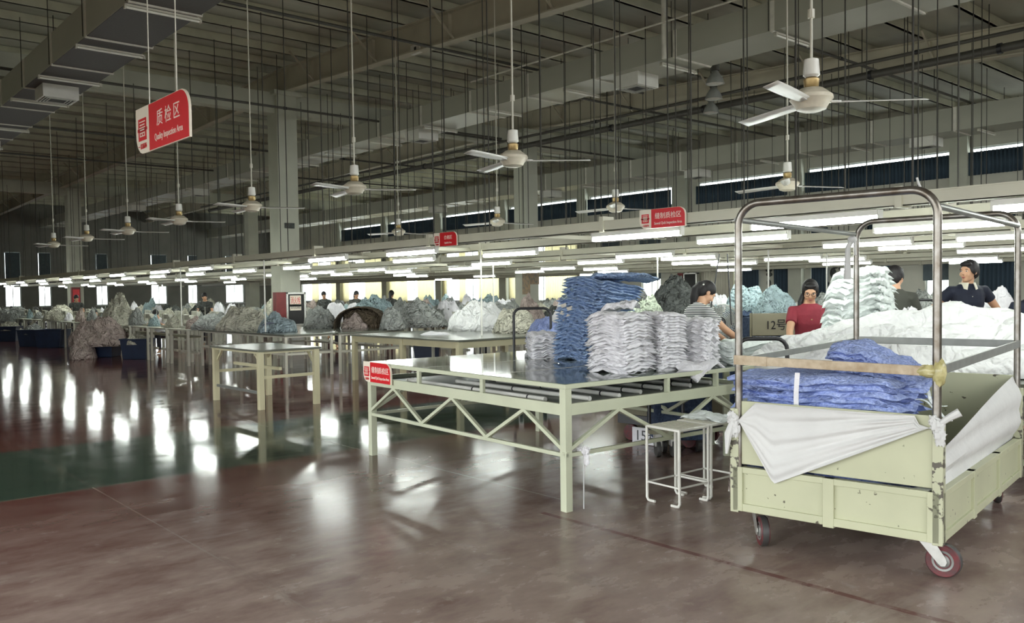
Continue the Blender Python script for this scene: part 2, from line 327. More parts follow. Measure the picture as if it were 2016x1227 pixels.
WC = [(-11.3, -6.2), (-17.15, -11.95), (-22.2, -18.0), (-28.55, -23.6), (-34.4, -29.3), (-40.2, -35.1), (-46.0, -40.9), (-51.8, -46.7)]
wall('wall_right', 'y', YB, YB + .24, XL, XR, 0, 8, WR + [(a, b, 5.2, 6.02) for a, b in WC])
WL = [(11.5, 12.4, .95, 4.45), (13.4, 14.15, .95, 4.45), (16.9, 17.65, .95, 4.45), (20.5, 21.6, .95, 4.45), (23.1, 23.8, .95, 4.45), (25.9, 27.3, .95, 4.45), (9, 9.9, .95, 4.45)]
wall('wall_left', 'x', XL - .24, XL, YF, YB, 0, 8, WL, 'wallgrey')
wall('wall_front', 'y', YF - .2, YF, XL, XR + .2, 0, 8, [(-13, XR - .4, 0, 3.4)])  # unseen wall; its wide opening is added and sized to shape the daylight
wall('wall_back', 'x', XR, XR + .2, YF, YB, 0, 8, [(-2.4, 2.5, 0, 3.6), (3.2, 10.4, 3.2, 7.2), (11.4, 19.8, 3.2, 7.2), (20.8, 29.2, 3.2, 7.2)])  # unseen wall; doorway and high windows added to light the hall
struct('baseboard_right', MB().box(XL, XR, YB - .03, YB, 0, .12), 'strap')
mb = MB()
for a, b in ((XL, -22.0), (-22.0, XR + 1)):
    za, zb = roof_z(a) + .87, roof_z(b) + .87
    mb.add([(a, YF - 2, za), (b, YF - 2, zb), (b, YB + .3, zb), (a, YB + .3, za), (a, YF - 2, za + .1), (b, YF - 2, zb + .1), (b, YB + .3, zb + .1), (a, YB + .3, za + .1)],
           [(0, 1, 2, 3), (7, 6, 5, 4), (0, 4, 5, 1), (1, 5, 6, 2), (2, 6, 7, 3), (3, 7, 4, 0)])
struct('ceiling', mb, 'deck')
x = 3.4
while x > -61:                                                       # purlins run across the hall on top of the rafters
    z = roof_z(x) + .66
    mb = MB().box(x - .035, x + .035, YF - 2, YB, z, z + .2).box(x - .035, x + .055, YF - 2, YB, z, z + .012)
    struct('ceiling_beam', mb, 'purlin'); x -= 1.5
for y in (1.9, 11.1, 20.3):                                          # sloped I-section rafters on the column lines
    mb = MB()
    for a, b in ((XL, -22.0), (-22.0, XR)):
        za, zb = roof_z(a), roof_z(b)
        for dz, w, h in ((.02, .24, .03), (.33, .02, .62), (.64, .24, .03)): mb.bar((a, y, za + dz), (b, y, zb + dz), w, h)
        for i in range(int((b - a) / 3)):
            xx = a + 1.5 + i * 3; zz = roof_z(xx)
            mb.bar((xx, y, zz + .05), (xx, y, zz + .6), .20, .012, (1, 0, 0)); mb.bar((xx + .1, y - .05, zz + .06), (xx + .1, y - .75, zz + .7), .04, .04)
    struct('ceiling_rafter_beam', mb, 'rafter')
for x in (-22.4, -46.1): struct('ceiling_cross_beam', MB().box(x - .17, x + .17, YF, YB, 6.53, 7.1), 'pillar', bev=.01)
for i, (x, y) in enumerate(((-22.4, 11.1), (-22.4, 20.3), (-46.1, 11.6), (-46.1, 20.8), (-22.4, 1.9), (-46.1, 2.0))):
    h = 7.12 if x > -30 else 6.84
    mb = MB().box(x - .3, x + .3, y - .3, y + .3, 0, h).box(x - .42, x + .42, y - .42, y + .42, h - .1, h + .02).box(x - .31, x + .31, y - .31, y + .31, 0, .15)
    struct('column', mb, 'pillar', bev=.015)
for i, x in enumerate((-5.7, -11.6, -17.55, -22.95, -28.9, -34.8, -40.6, -46.4, -52.2)): struct('wall_column', MB().box(x - .28, x + .28, YB - .25, YB, 0, 7.6), 'pillar')
# windows: frame and pane, then what hangs over them
def window(n, axis, a, b, z0, z1, mull=True):
    mb = MB(); gp = MB()
    def bx(q, u0, u1, d0, d1, c, d):
        if axis == 'y': q.box(u0, u1, YB + d0, YB + d1, c, d)
        else: q.box(XL - d1, XL - d0, u0, u1, c, d)
    for u0, u1, c, d in ((a, a + .05, z0, z1), (b - .05, b, z0, z1), (a, b, z0, z0 + .05), (a, b, z1 - .05, z1)) + ((((a + b) / 2 - .02, (a + b) / 2 + .02, z0, z1), (a, b, (z0 + z1) / 2 - .02, (z0 + z1) / 2 + .02)) if mull else ()):
        bx(mb, u0, u1, .06, .12, c, d)
    bx(mb, a - .06, b + .06, -.05, .12, z0 - .05, z0)
    o = struct('window_%d' % n, mb, 'frame'); bx(gp, a + .04, b - .04, .085, .095, z0 + .04, z1 - .04); gp.build('pane', 'glass', o)
wn = 0
for a, b, c, d in WR: wn += 1; window(wn, 'y', a, b, c, d)
for a, b in WC: wn += 1; window(wn, 'y', a, b, 5.2, 6.02, False)
for a, b, c, d in WL: wn += 1; window(wn, 'x', a, b, c, d)
def translucent(name, col):
    m = mat(name, col, .9); nt = m.node_tree; b = nt.nodes['Principled BSDF']; t = nt.nodes.new('ShaderNodeBsdfTranslucent'); t.inputs[0].default_value = (*col, 1)
    x = nt.nodes.new('ShaderNodeMixShader'); x.inputs[0].default_value = .75; nt.links.new(b.outputs[0], x.inputs[1]); nt.links.new(t.outputs[0], x.inputs[2]); nt.links.new(x.outputs[0], nt.nodes['Material Output'].inputs[0]); return m
M['glow'] = translucent('thin_cream_curtain', (.90, .85, .66))
def drape(name, axis, a, b, z0, z1, m, label, cat, group=None):
    n = max(4, int((b - a) / .12)); N = n * 4
    def fn(u, v):
        w = a + (b - a) * u; d = .10 + .03 * math.sin(u * n * 2 * math.pi)
        return (w, YB - d, z0 + (z1 - z0) * v) if axis == 'y' else (XL + d, w, z0 + (z1 - z0) * v)
    o = MB().sheet(fn, N, 1, .006).build(name, m, None, 2); return tag(o, label, cat, group)
def shade(axis, a, b, z0, z1, label, group=None):
    mb = MB()
    if axis == 'y': mb.box(a, b, YB - .06, YB - .045, z0, z1); mb.tube([(a, YB - .06, z1), (b, YB - .06, z1)], .03)
    else: mb.box(XL + .045, XL + .06, a, b, z0, z1); mb.tube([(XL + .06, a, z1), (XL + .06, b, z1)], .03)
    return tag(mb.build('window_blind', 'blind'), label, 'blind', group)
for k, (a, b) in enumerate(WC): drape('curtain', 'y', a - .04, b + .04, 5.1, 5.86, 'curtain', f'dark blue curtain over the high right-wall windows, {nth(k + 1)} from the near end', 'curtain', 'curtains over the high windows')
full = {8: .0, 9: 0, 10: .07, 11: -.07, 13: 0}
k = 0
for i in (13, 11, 10, 9, 8):
    a, b = WR[i][:2]; k += 1; s = full[i]
    drape('curtain', 'y', a + max(0, s) - (.08 if s <= 0 else 0), b + min(0, s) + (.08 if s >= 0 else 0), .5, 4.0, 'curtain', f'dark blue full-length curtain on the right wall, {nth(k)} from the near end', 'curtain', 'dark full-length curtains')
drape('curtain', 'y', -22.0, -20.4, .4, 4.0, 'pale', 'cream full-length curtain on the right wall behind the pedestal fan', 'curtain')
for n, (i, z) in enumerate(((12, 1.69), (6, 1.98), (5, 1.85))): shade('y', WR[i][0] - .05, WR[i][1] + .05, z, 3.95, f'grey-green roller blind half lowered on the right wall, {nth(n + 1)} from the near end', 'roller blinds on the right wall')
for n, (a, b) in enumerate(((-31.6, -29.3), (-34.4, -32.3), (-37.0, -35.1), (-38.75, -38.15), (-40.3, -40.0), (-42.9, -41.2), (-46.1, -44.0), (-48.9, -46.7), (-51.9, -51.0), (-53.4, -52.5), (-56.2, -55.2))):
    drape('curtain', 'y', a, b, .8, 3.95, 'glow', f'thin cream curtain lit from outside on the right wall, {nth(n + 1)} from the near end', 'curtain', 'thin cream curtains lit from outside')
for n, (a, b, c, d) in enumerate(WL): shade('x', a + .05, b - .03, 2.35 if n != 3 else 2.55, 4.38, f'dark roller blind halfway down a left wall window, {nth(n + 1)} from the left' if n < 6 else 'dark roller blind over the window at the near end of the left wall', 'roller blinds on the left wall')

# ------------------------------------------------------------------ air ducts with their straps, diffusers and lamps
def duct(which, y0, y1, z0, z1, x_strap, step, n, diff, foil=False):
    t = thing('air_duct', f'long rectangular grey air duct under the roof, {which}', 'air duct', (0, y0, z0))
    w, h = y1 - y0, z1 - z0
    MB().box(XL + .5, 4, 0, w, 0, h).build('duct_body', 'duct', t)
    if foil: MB().box(XL + .5, 4, .01, w - .01, -.006, 0).build('underside_lining', 'foil', t)  # thin dark sheet over the underside of the duct body
    s0 = MB().box(-.04, .04, -.015, 0, -.015, h).box(-.02, .02, -.015, w + .015, -.03, 0).box(-.04, .04, w, w + .015, -.015, h); r0 = MB().tube([(0, 0, 0), (0, 0, roof_z(x_strap) + .7 - z0)], .008, 5)
    sm, rm = s0.mesh('duct_strap', 'strap'), r0.mesh('hanger_rod', 'rod')
    for i in range(n):
        put('duct_strap', sm, t, (x_strap - step * i, 0, 0)); put('hanger_rod', rm, t, (x_strap - step * i - .06, -.03, 0)); put('hanger_rod', rm, t, (x_strap - step * i - .06, w + .03, 0))
    gm = MB(); W_ = .33
    bm_ = MB().box(-W_, W_, -W_, W_, -.26, 0).mesh('diffuser', 'white')
    for k in range(5): r = W_ * .86 * (1 - k * .19); [gm.box(*b, -.275 + k * .004, -.258) for b in ((-r, r, -r, -r + .025), (-r, r, r - .025, r), (-r, -r + .025, -r, r), (r - .025, r, -r, r))]
    gmm = gm.mesh('grille', 'grille'); dk = MB().box(-W_ * .86, W_ * .86, -W_ * .86, W_ * .86, -.264, -.259).mesh('throat', 'dark')
    for x in diff:
        d = put('diffuser', bm_, t, (x, w / 2, 0)); put('grille', gmm, d); put('throat', dk, d)
    return t
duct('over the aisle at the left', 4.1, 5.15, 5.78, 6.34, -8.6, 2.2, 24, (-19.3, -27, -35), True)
duct('the middle one, above the second work row', 13.4, 14.52, 6.0, 6.51, -6.2, 2.12, 26, (-11.9, -19.7, -28.2, -36, -44))
duct('the far one, beside the high windows', 24.4, 25.55, 5.7, 6.33, -5, 2.3, 24, (-10.6, -18.5, -26, -34))
tl_h = MB().box(-.03, .03, 0, 1.13, -.03, 0).box(-.03, .03, 0, .03, -.07, 0).box(-.03, .03, 1.1, 1.13, -.07, 0).mesh('batten', 'offwhite')
tl_t = MB().tube([(0, .02, -.05), (0, 1.11, -.05)], .018, 8).mesh('tube', 'tubeoff', True)
def duct_lamp(x, y, z, lab, grp):
    t = thing('tube_light', lab, 'tube light', (x, y, z), 0, grp); put('batten', tl_h, t); put('tube', tl_t, t)
k = 0
for px, py in ((1522, 62), (1301, 123), (1105, 173), (958, 214), (833, 248), (730, 277), (642, 300), (561, 318), (439, 349), (345, 372), (270, 392)):
    k += 1; p = atz(px, py, 5.96); duct_lamp(p.x, 13.4, 5.965, f'unlit tube light under the middle air duct, {nth(k)} from the near end', 'tube lights under the middle duct')
k = 0
for px, py in ((243, 7), (107, 80), (76, 148), (23, 193)):
    k += 1; p = atz(px, py, 5.74); duct_lamp(p.x, 4.05, 5.745, f'unlit tube light under the left air duct, {nth(k)} from the near end', 'tube lights under the left duct')
for i in range(5):
    duct_lamp(-24.4 - 3.2 * i, 4.05, 5.745, f'unlit tube light under the left air duct, {nth(k + i + 1)} from the near end', 'tube lights under the left duct')
for i, x in enumerate((-9.0, -12.5, -15.6, -20.4, -23.6, -27, -31)): duct_lamp(x, 24.4, 5.665, f'unlit tube light under the far air duct, {nth(i + 1)} from the near end', 'tube lights under the far duct')

# ------------------------------------------------------------------ ceiling fans
BY, BR, CUP, MOT, BAND = MB(), MB(), MB(), MB(), MB()
def blade_mesh():
    def fn(u, v):
        r = .13 + .64 * u; w = .034 + .018 * math.sin(u * 2.2)
        return (r, (v - .5) * 2 * w, .013 * (v - .5) * 2 - .01 * u)
    return MB().sheet(fn, 8, 2, .005).bar((.06, 0, 0), (.2, 0, 0), .03, .012).mesh('blade', 'blade', 2)
BLM = blade_mesh()
CUP.lathe([(.015, .34), (.05, .33), (.058, .22), (.04, .205)], n=16)
MOT.lathe([(.03, .13), (.08, .125), (.145, .075), (.15, .05), (.115, .01), (.10, -.02), (.06, -.035), (.02, -.037)], n=24)
BAND.lathe([(.045, .2), (.055, .19), (.05, .14), (.04, .13)], n=16)
RODM = MB().tube([(0, 0, .3), (0, 0, 4.35)], .010, 8).tube([(0, 0, .62), (0, 0, .68)], .024, 8).mesh('rod', 'offwhite')
CUPM, MOTM, BANDM = CUP.mesh('cup', 'white', True), MOT.mesh('motor', 'motor', True), BAND.mesh('collar', 'gold', True)
def fan(x, y, lab, grp, a0=-8):
    t = thing('ceiling_fan', lab, 'ceiling fan', (x, y, 2.78), 0, grp)
    put('rod', RODM, t); put('cup', CUPM, t); put('motor', MOTM, t); put('collar', BANDM, t)
    base = math.atan2(rt.y, rt.x)
    for k in range(3): put('blade', BLM, t, (0, 0, .03), base + R(a0 + 120 * k))
for i, (x, y) in enumerate(((-3.18, 5.62), (-6.45, 5.68), (-9.4, 5.62), (-12.2, 5.53), (-15.1, 5.5), (-18.0, 5.53), (-20.6, 5.45), (-23.5, 5.45))):
    fan(x, y, 'cream three-blade ceiling fan hanging nearest the camera, above the cart' if i == 0 else f'three-blade ceiling fan on a long rod in the aisle row, {nth(i + 1)} from the camera', 'ceiling fans over the aisle', -8 + i * 5)
for i, (x, y) in enumerate(((-5.96, 9.94), (-9.23, 10.3), (-12.4, 10.5), (-15.6, 10.4))): fan(x, y, f'small-looking white ceiling fan over the second work row, {nth(i + 1)} from the camera', 'ceiling fans over the second work row', 10 + 9 * i)
# ------------------------------------------------------------------ pipes, bell lamps, junction box
def pipe(pts, r, lab, m='pipe', hang=()):
    t = thing('pipe', lab, 'pipe', (0, 0, 0)); MB().tube(pts, r, 10).build('pipe_run', m, t, True)
    for p in hang: MB().tube([p, (p[0], p[1], roof_z(p[0]) + .66)], .01, 5).build('hanger_rod', 'rod', t)
    for p in hang: MB().lathe([(r * 1.25, -.04), (r * 1.25, .04)], (p[0] + .2 if pts[0][1] == pts[1][1] else p[0], p[1], p[2]), 12, 'x' if pts[0][1] == pts[1][1] else 'y').build('coupling', 'black', t)
pipe([(-46, 18.4, 6.14), (2, 18.4, 6.14)], .085, 'thick dark sprinkler main running beside the second rafter', hang=[(x, 18.4, 6.14) for x in (-6.6, -9.2, -13.6, -16.8, -21, -26, -31)])
pipe([(-46, 17.95, 6.3), (2, 17.95, 6.3)], .04, 'thin dark pipe running alongside the thick sprinkler main', hang=[(x, 17.95, 6.3) for x in (-8, -12, -17)])
for i, (x, y0, y1, z) in enumerate(((-9.27, 15.6, 29, 6.42), (-15.1, 2, 18, 6.80), (-15.3, 15.7, 29, 6.40), (-21, 3, 18, 6.42), (-21.2, 15.7, 29, 6.4), (-27.5, 3, 29, 6.4), (-33, 3, 29, 6.4))):
    pipe([(x, y0, z), (x, y1, z)], .032, f'slim sprinkler branch pipe across the hall under the purlins, {nth(i + 1)} from the near end', hang=[(x, y, z) for y in (y0 + 2, (y0 + y1) / 2, y1 - 2)])
pipe([(-16.2, 12.95, 6.55), (4, 12.95, 6.55)], .02, 'thin conduit running along the near side of the middle air duct', 'strap')
for i, (px, py) in enumerate(((1408, 165), (1405, 195), (1400, 222))):
    p = atz(px, py, 5.9); t = thing('bell_lamp', f'grey bell-shaped high-bay lamp beyond the middle air duct, {nth(i + 1)} from the camera', 'lamp', p, 0, 'bell lamps')
    MB().lathe([(.05, .28), (.09, .22), (.16, .12), (.2, 0), (.19, -.005), (.15, .11), (.08, .2)], n=20).build('reflector', 'navyfan', t, True)
    MB().lathe([(.07, .44), (.09, .42), (.09, .28), (.05, .27)], n=14).build('ballast', 'pipe', t, True)
    MB().tube([(0, 0, .42), (0, 0, roof_z(p.x) + .66 - p.z)], .012, 6).build('rod', 'rod', t); MB().lathe([(.18, .012), (.18, .02), (.02, .02)], n=20).build('diffuser', 'white', t)
d = at(820, 97, 1) - Vector((0, 0, EYE)); p = Vector((0, 0, EYE)) + d * (11.1 / d.y); t = thing('junction_box', 'white junction box on a drop pipe under the first rafter', 'electrical box', p)
MB().box(-.17, .17, -.05, .05, -.1, .1).build('box_body', 'white', t, bev=.01); MB().box(-.02, .06, -.056, -.05, -.04, .04).build('emblem', 'dark', t); MB().tube([(0, 0, .1), (0, 0, roof_z(p.x) + .05 - p.z)], .05, 8).build('drop_pipe', 'strap', t)
p = atz(1297, 118, 5.9); t = thing('drop_pipe', 'pale vertical pipe in front of the middle air duct beside a diffuser', 'pipe', (p.x, 13.2, 5.95)); MB().tube([(0, 0, 0), (0, 0, roof_z(p.x) + .6 - 5.95)], .05, 10).build('pipe_run', 'strap', t, True)

# ------------------------------------------------------------------ lighting troughs over the work rows, with their lamps
lampb = MB().box(0, 1.22, -.035, .035, .0, .045).box(-.02, 0, -.03, .03, -.05, .045).box(1.22, 1.24, -.03, .03, -.05, .045).mesh('batten', 'white')
lampt = MB().tube([(0, 0, -.028), (1.22, 0, -.028)], .026, 8).mesh('tube', 'tube', True)
dropm = MB().tube([(0, 0, .11), (0, 0, 4.62)], .0085, 5).mesh('hanger_rod', 'rod'); hookm = MB().box(-.03, .03, -.09, .09, -.012, .16).mesh('bracket', 'tray')
post_m = MB().tube([(0, 0, 0), (0, 0, -1.36)], .014, 6).mesh('post', 'white')
ROWS = [(7.1, (-2.5, -4.62, -6.69, -10.94, -13.4, -18.9, -21.4, -24.66, -27.2, -29.9)), (8.7, (-4.2, -6.43, -10.6, -13.2, -17.6, -20.3, -23.4, -26.3, -29)), (11.3, (-4.4, -6.2, -10.1, -14.17, -18.76, -21.2, -24.0, -27.4)), (12.9, (-6.17, -10.39, -12.6, -17.1, -20, -23, -25.7)),
        (15.4, (-6.0, -9.74, -12.1, -16.4, -23.4, -29.8, -37)), (17.0, (-9.66, -12.2, -16.4, -19.24, -25)), (20.0, (-8.2, -11, -18.67, -25)), (22.6, (-9, -16, -22, -31)), (26.6, (-14, -24))]
for ri, (y, xs) in enumerate(ROWS):
    where = f'over the {nth(ri + 1)} work row'; pair = ri % 2 == 1 and ri < 6; y00 = ROWS[ri - 1][0] if pair else y
    if not pair: t = thing('lighting_trough', f'long cream cable trough frame hung on rods {where}' + (' and the next' if ri < 6 else ''), 'lighting trough', (0, y, 2.16))
    xe = .8 if ri < 4 else -1
    mb = MB().box(-58, xe, -.07, .07, 0, .008).box(-58, xe, -.07, -.062, 0, .11).box(-58, xe, .062, .07, 0, .11).box(-58, xe, -.075, -.06, .1, .112)
    mb.build('trough', 'tray', t).location.y = y - y00
    if pair:
        cm = MB().bar((0, .07, .03), (0, y - y00 - .07, .03), .035, .05).mesh('crossbar', 'tray')
        for i in range(14): put('crossbar', cm, t, (-1.6 - 3.1 * i, 0, 0))
    for i in range(34):
        xx = .2 - (1.10 + .09 * (ri % 3)) * i - (0 if i < 18 else (i - 18) * 1.5)
        put('hanger_rod', dropm, t, (xx, y - y00 + (-.05 if i % 2 else .05), 0))
        if i % 3 == 0: put('bracket', hookm, t, (xx - .1, y - y00, 0))
    xs = list(xs); q = xs[-1]
    while q > -52 and ri < 4: q -= 3.1 + .5 * ri; xs.append(q)
    for i, x in enumerate(xs):
        l = thing('tube_light', f'lit white tube light {where}, {nth(i + 1)} from the near end', 'tube light', (x, y, 2.105), 0, f'lit tubes {where}'); put('batten', lampb, l); put('tube', lampt, l)
    for x in {1: (-10.7,), 0: (-15.2, -19.5), 2: (-9.2, -13.5), 3: (-8.1,), 4: (-8.4,)}.get(ri, ()): put('post', post_m, t, (x, y - y00, 0))
# ------------------------------------------------------------------ signs
def sign(name, lab, loc, rz, w, h, cn, en, wires=0, fs=1.0):
    t = thing(name, lab, 'sign', loc, rz)
    r = h * .42; arc = lambda cx, cy, a0: [(cx + r * math.cos(R(a0 + 10 * k)), cy + r * math.sin(R(a0 + 10 * k))) for k in range(10)]
    q = .27 * w
    MB().prism([(0, h), (0, r)] + arc(r, r, 180) + [(w, 0), (w, h - r)] + arc(w - r, h - r, 0), .018, lambda u, v, d: (u, .009 - d, v)).build('board', 'signw', t, bev=.002)
    e = .012 * w; MB().prism([(q, h * .985), (q, .015 * h), (w - e, .015 * h), (w - e, h - r)] + [(x - e, y - .015 * h) for x, y in arc(w - r, h - r, 0)], .003, lambda u, v, d: (u, -.0115 + .003 - d, v)).build('red_panel', 'red', t)
    rot = Matrix.Rotation(R(90), 4, 'X')
    for nm, s, sz, cx, cz, sx, m in (('title_lettering', cn, h * .36 * fs, (q + w) / 2, h * .60, 1, 'letter'), ('english_lettering', en, h * .20, (q + w) / 2, h * .24, .80 * fs, 'letter'), ('name_lettering', '一富服饰', h * .13, q * .5, h * .15, 1.0, 'red')):
        me = text_mesh(s, sz, .0012, sx); me.transform(Matrix.Translation((cx, -.013, cz)) @ rot)
        if nm == 'english_lettering':
            wd = max(v.co.x for v in me.vertices) - min(v.co.x for v in me.vertices); lim = (w - q) * .88
            if wd > lim: me.transform(Matrix.Translation((cx, 0, 0)) @ Matrix.Diagonal((lim / wd, 1, 1, 1)) @ Matrix.Translation((-cx, 0, 0)))
        me.materials.append(M[m]); put(nm, me, t)
    mb = MB(); a = h * .25; cx, cz = q * .5, h * .52; y0, y1 = -.0125, -.009
    mb.box(cx - a * .95, cx + a * .95, y0, y1, cz - a * .95, cz + a * .95).box(cx - a * 1.12, cx + a * 1.12, y0, y1, cz - a * .15, cz + a * .12); o = mb.build('emblem', 'red', t)
    mb = MB()
    for dz, hw in ((.62, .4), (.36, .34), (.12, .4), (-.08, .3), (-.34, .36), (-.62, .36)): mb.box(cx - a * hw * 1.75, cx + a * hw * 1.75, y0 - .001, y0, cz + a * dz, cz + a * (dz + .10))
    for dx in (-.60, -.06, .48): mb.box(cx + a * dx, cx + a * (dx + .13), y0 - .001, y0, cz - a * .62, cz - a * .25)
    mb.build('emblem_lines', 'signw', o)
    if wires:
        for u in (q, w * .78): MB().tube([(u, 0, h), (u + .03, 0, wires)], .005, 5).build('wire', 'strap', t)
    return t
sign('hanging_sign', 'red and cream hanging sign reading 质检区 Quality Inspection Area, on two wires', (-7.90, 2.53, 2.745), R(1), 1.20, .40, '质 检 区', 'Quality Inspection Area', 3.6, 1.0)
sign('area_sign', 'red sign reading 缝制质检区 fixed on the front lighting trough', (-5.93, 7.0, 2.14), 0, .60, .20, '缝制质检区', 'Sewed Quilt Inspection Area', 0, .95)
p = atz(848, 482, 2.14); sign('area_sign', 'small dark red sign with three characters on the trough, above the glossy table', (-9.62, 7.0, 2.13), 0, .52, .19, '合格区', 'Qualified Area', 0, .9)
# ------------------------------------------------------------------ inspection table
TR = math.atan2(-.15, 2.75)
TB = Matrix.Translation((-6.83, 4.18, 0)) @ Matrix.Rotation(TR, 4, 'Z')
def tl(x, y, z=.872): return TB @ Vector((x, y, z))
TW, TD, TH = 2.755, 2.07, .872
t = thing('inspection_table', 'large pale green steel inspection table with a glossy dark top and truss sides', 'table', (-6.83, 4.18, 0), TR)
MB().box(.01, TW - .01, .01, TD - .01, TH - .012, TH).build('table_top', 'topg', t)
MB().box(.94, .946, .01, TD - .01, TH, TH + .0012).box(1.82, 1.826, .01, TD - .01, TH, TH + .0012).build('top_seam', 'offwhite', t)
mb = MB().box(0, TW, -.004, .03, TH - .034, TH - .002).box(0, TW, TD - .03, TD, TH - .034, TH - .002).box(0, .03, 0, TD, TH - .034, TH - .002).box(TW - .03, TW + .004, 0, TD, TH - .034, TH - .002); mb.build('top_frame', 'paint', t, bev=.003)
mb = MB().box(.004, TW - .004, .004, .04, .655, .735).box(.004, TW - .004, TD - .04, TD - .004, .655, .735).box(.004, .04, .004, TD - .004, .655, .735).box(TW - .04, TW - .004, .004, TD - .004, .655, .735); mb.build('apron_beam', 'paint', t, bev=.003)
MB().box(.04, TW - .04, .04, TD - .04, .69, .702).build('shelf_board', 'shelf', t)
mb = MB().box(0, TW, .005, .032, .372, .400).box(0, TW, TD - .032, TD - .005, .372, .400).box(.005, .032, 0, TD, .372, .400).box(TW - .032, TW - .005, 0, TD, .372, .400); mb.build('lower_rail', 'paint', t, bev=.003)
lm = MB().box(-.03, .03, -.03, .03, 0, TH - .03).mesh('leg', 'paint')
for x in (.03, TW - .03):
    for y in (.03, TD - .03): put('leg', lm, t, (x, y, 0), bev=.003)
for s, (ax, fixed) in enumerate((('x', .018), ('x', TD - .018), ('y', .018), ('y', TW - .018))):
    n, Ln = (6, TW) if ax == 'x' else (4, TD)
    for i in range(n):
        u0, u1 = i * Ln / n, (i + 1) * Ln / n; a, b = (.40, .655) if i % 2 == 0 else (.655, .40)
        if ax == 'y': a, b = ((.40, .655) if i % 2 == 0 else (.655, .40))
        P = (lambda u, z: (u, fixed, z)) if ax == 'x' else (lambda u, z: (fixed, u, z))
        MB().bar(P(u0, a), P(u1, b), .026, .030, (0, 1, 0) if ax == 'x' else (1, 0, 0)).build('brace', 'paint', t, bev=.002)
for x, y in ((.32 * TW, .015), (.65 * TW, .015), (TW - .015, 1.03), (TW - .015, 1.6), (.015, 1.03)): MB().box(x - .02, x + .02, y - .013, y + .013, .735, TH - .034).build('post', 'paint', t, bev=.002)
for i, (y, x1) in enumerate(((.16, 2.36), (.42, 2.55), (.70, 2.57), (.98, 2.52), (1.28, 2.46), (1.58, 2.50), (1.86, 2.48))):
    r = thing('white_tube', f'white plastic tube lying on the shelf of the inspection table, {nth(i + 1)} from its front', 'tube', tl(x1, y, .702 + .019), TR, 'tubes on the table shelf')
    MB().tube([(-1.9 + .2 * (i % 3), 0, 0), (0, 0, 0)], .018, 10).build('tube_body', 'white', r, True); MB().tube([(-.20, 0, 0), (-.185, 0, 0)], .0192, 10).build('band', 'black', r)
    MB().tube([(-.9, 0, 0), (-.885, 0, 0)], .0192, 10).build('band', 'black', r)
sg = sign('area_sign', 'red sign clipped on the front left corner of the inspection table', (tl(-.03, -.016, .69)), TR, .50, .185, '缝制质检区', 'Sewed Quilt Inspection Area', 0, .95)
o = MB().lump((0, 0, 0), (.03, .026, .032), .5).lump((.03, -.02, -.05), (.022, .012, .04), .5).lump((-.035, -.01, .005), (.03, .014, .018), .5).build('cloth_knot', 'wht', None, True); o.location = tl(TW + .01, .17, .40); tag(o, 'white rag knotted round the lower rail of the inspection table', 'rag')
o = MB().tube([(0, 0, 0), (.004, 0, .36)], .005, 6).build('string', 'sheer'); o.location = tl(TW + .01, .15, .005); tag(o, 'thin white string hanging from the knotted rag to the floor', 'string')

# ------------------------------------------------------------------ folded cloth
def slab(w, d, t, seed, fold=True, sh=None):     # one folded piece: a soft slab with rolled front folds and a wavy outline
    nu, nv = 16, 14; mb = MB(); vs = []; rnd = seed * 7.3; sh = rnd if sh is None else sh
    for sgn in (1, -1):
        for i in range(nu + 1):
            for j in range(nv + 1):
                u, v = i / nu * 2 - 1, j / nv * 2 - 1
                e = max(0, 1 - max(abs(u), abs(v)) ** 12) ** .3; m_ = max(abs(u), abs(v)); g = 1 if m_ > .75 else .3
                k = 1 + (.05 * nz(u * 1.3 + sh, v * 1.3, 1.3) + .055 * nz(u * 1.7 + rnd, v * 1.7, 1.3) + .035 * nz(u * 6 + rnd, v * 6, 2.3)) * g
                x, y = u * w / 2 * k, v * d / 2 * (1 + (.05 * nz(u * 2 + sh, v * 2, 7.7) + .06 * nz(u * 2.5 + rnd, v * 2, 7.7) + .04 * nz(u * 7 + rnd, v * 7, 4.7)) * g)
                wob = .10 * w * nz(u * 1.1 + sh, v * 1.1, 3.1) * .6 + .020 * nz(u * 3 + sh, v * 3, 6.1) + t * (.28 * nz(u * 2.2 + rnd, v * 2.2, 3.1) + .22 * nz(u * 6 + rnd, v * 6, 5.1)) - t * .8 * (u * u * v * v)
                z = sgn * t * .5 * e + wob
                if abs(v) > .9 and fold: y += .012 * nz(u * 5 + rnd, sgn * 2, 9)
                vs.append((x, y, z))
    K = (nu + 1) * (nv + 1); q = lambda i, j: i * (nv + 1) + j; fs = []
    for i in range(nu):
        for j in range(nv): fs += [(q(i, j), q(i + 1, j), q(i + 1, j + 1), q(i, j + 1)), (K + q(i, j), K + q(i, j + 1), K + q(i + 1, j + 1), K + q(i + 1, j))]
    for i in range(nu):
        fs += [(q(i, 0), K + q(i, 0), K + q(i + 1, 0), q(i + 1, 0)), (q(i, nv), q(i + 1, nv), K + q(i + 1, nv), K + q(i, nv))]
    for j in range(nv): fs += [(q(0, j), q(0, j + 1), K + q(0, j + 1), K + q(0, j)), (q(nu, j), K + q(nu, j), K + q(nu, j + 1), q(nu, j + 1))]
    return mb.add(vs, fs)
def droop(me, amt, xd, yd, t0=.0):       # let the far corner hang
    for v in me.vertices:
        s = v.co.x * xd + v.co.y * yd
        if s > t0: v.co.z -= amt * ((s - t0) / .3) ** 2
random.seed(5)
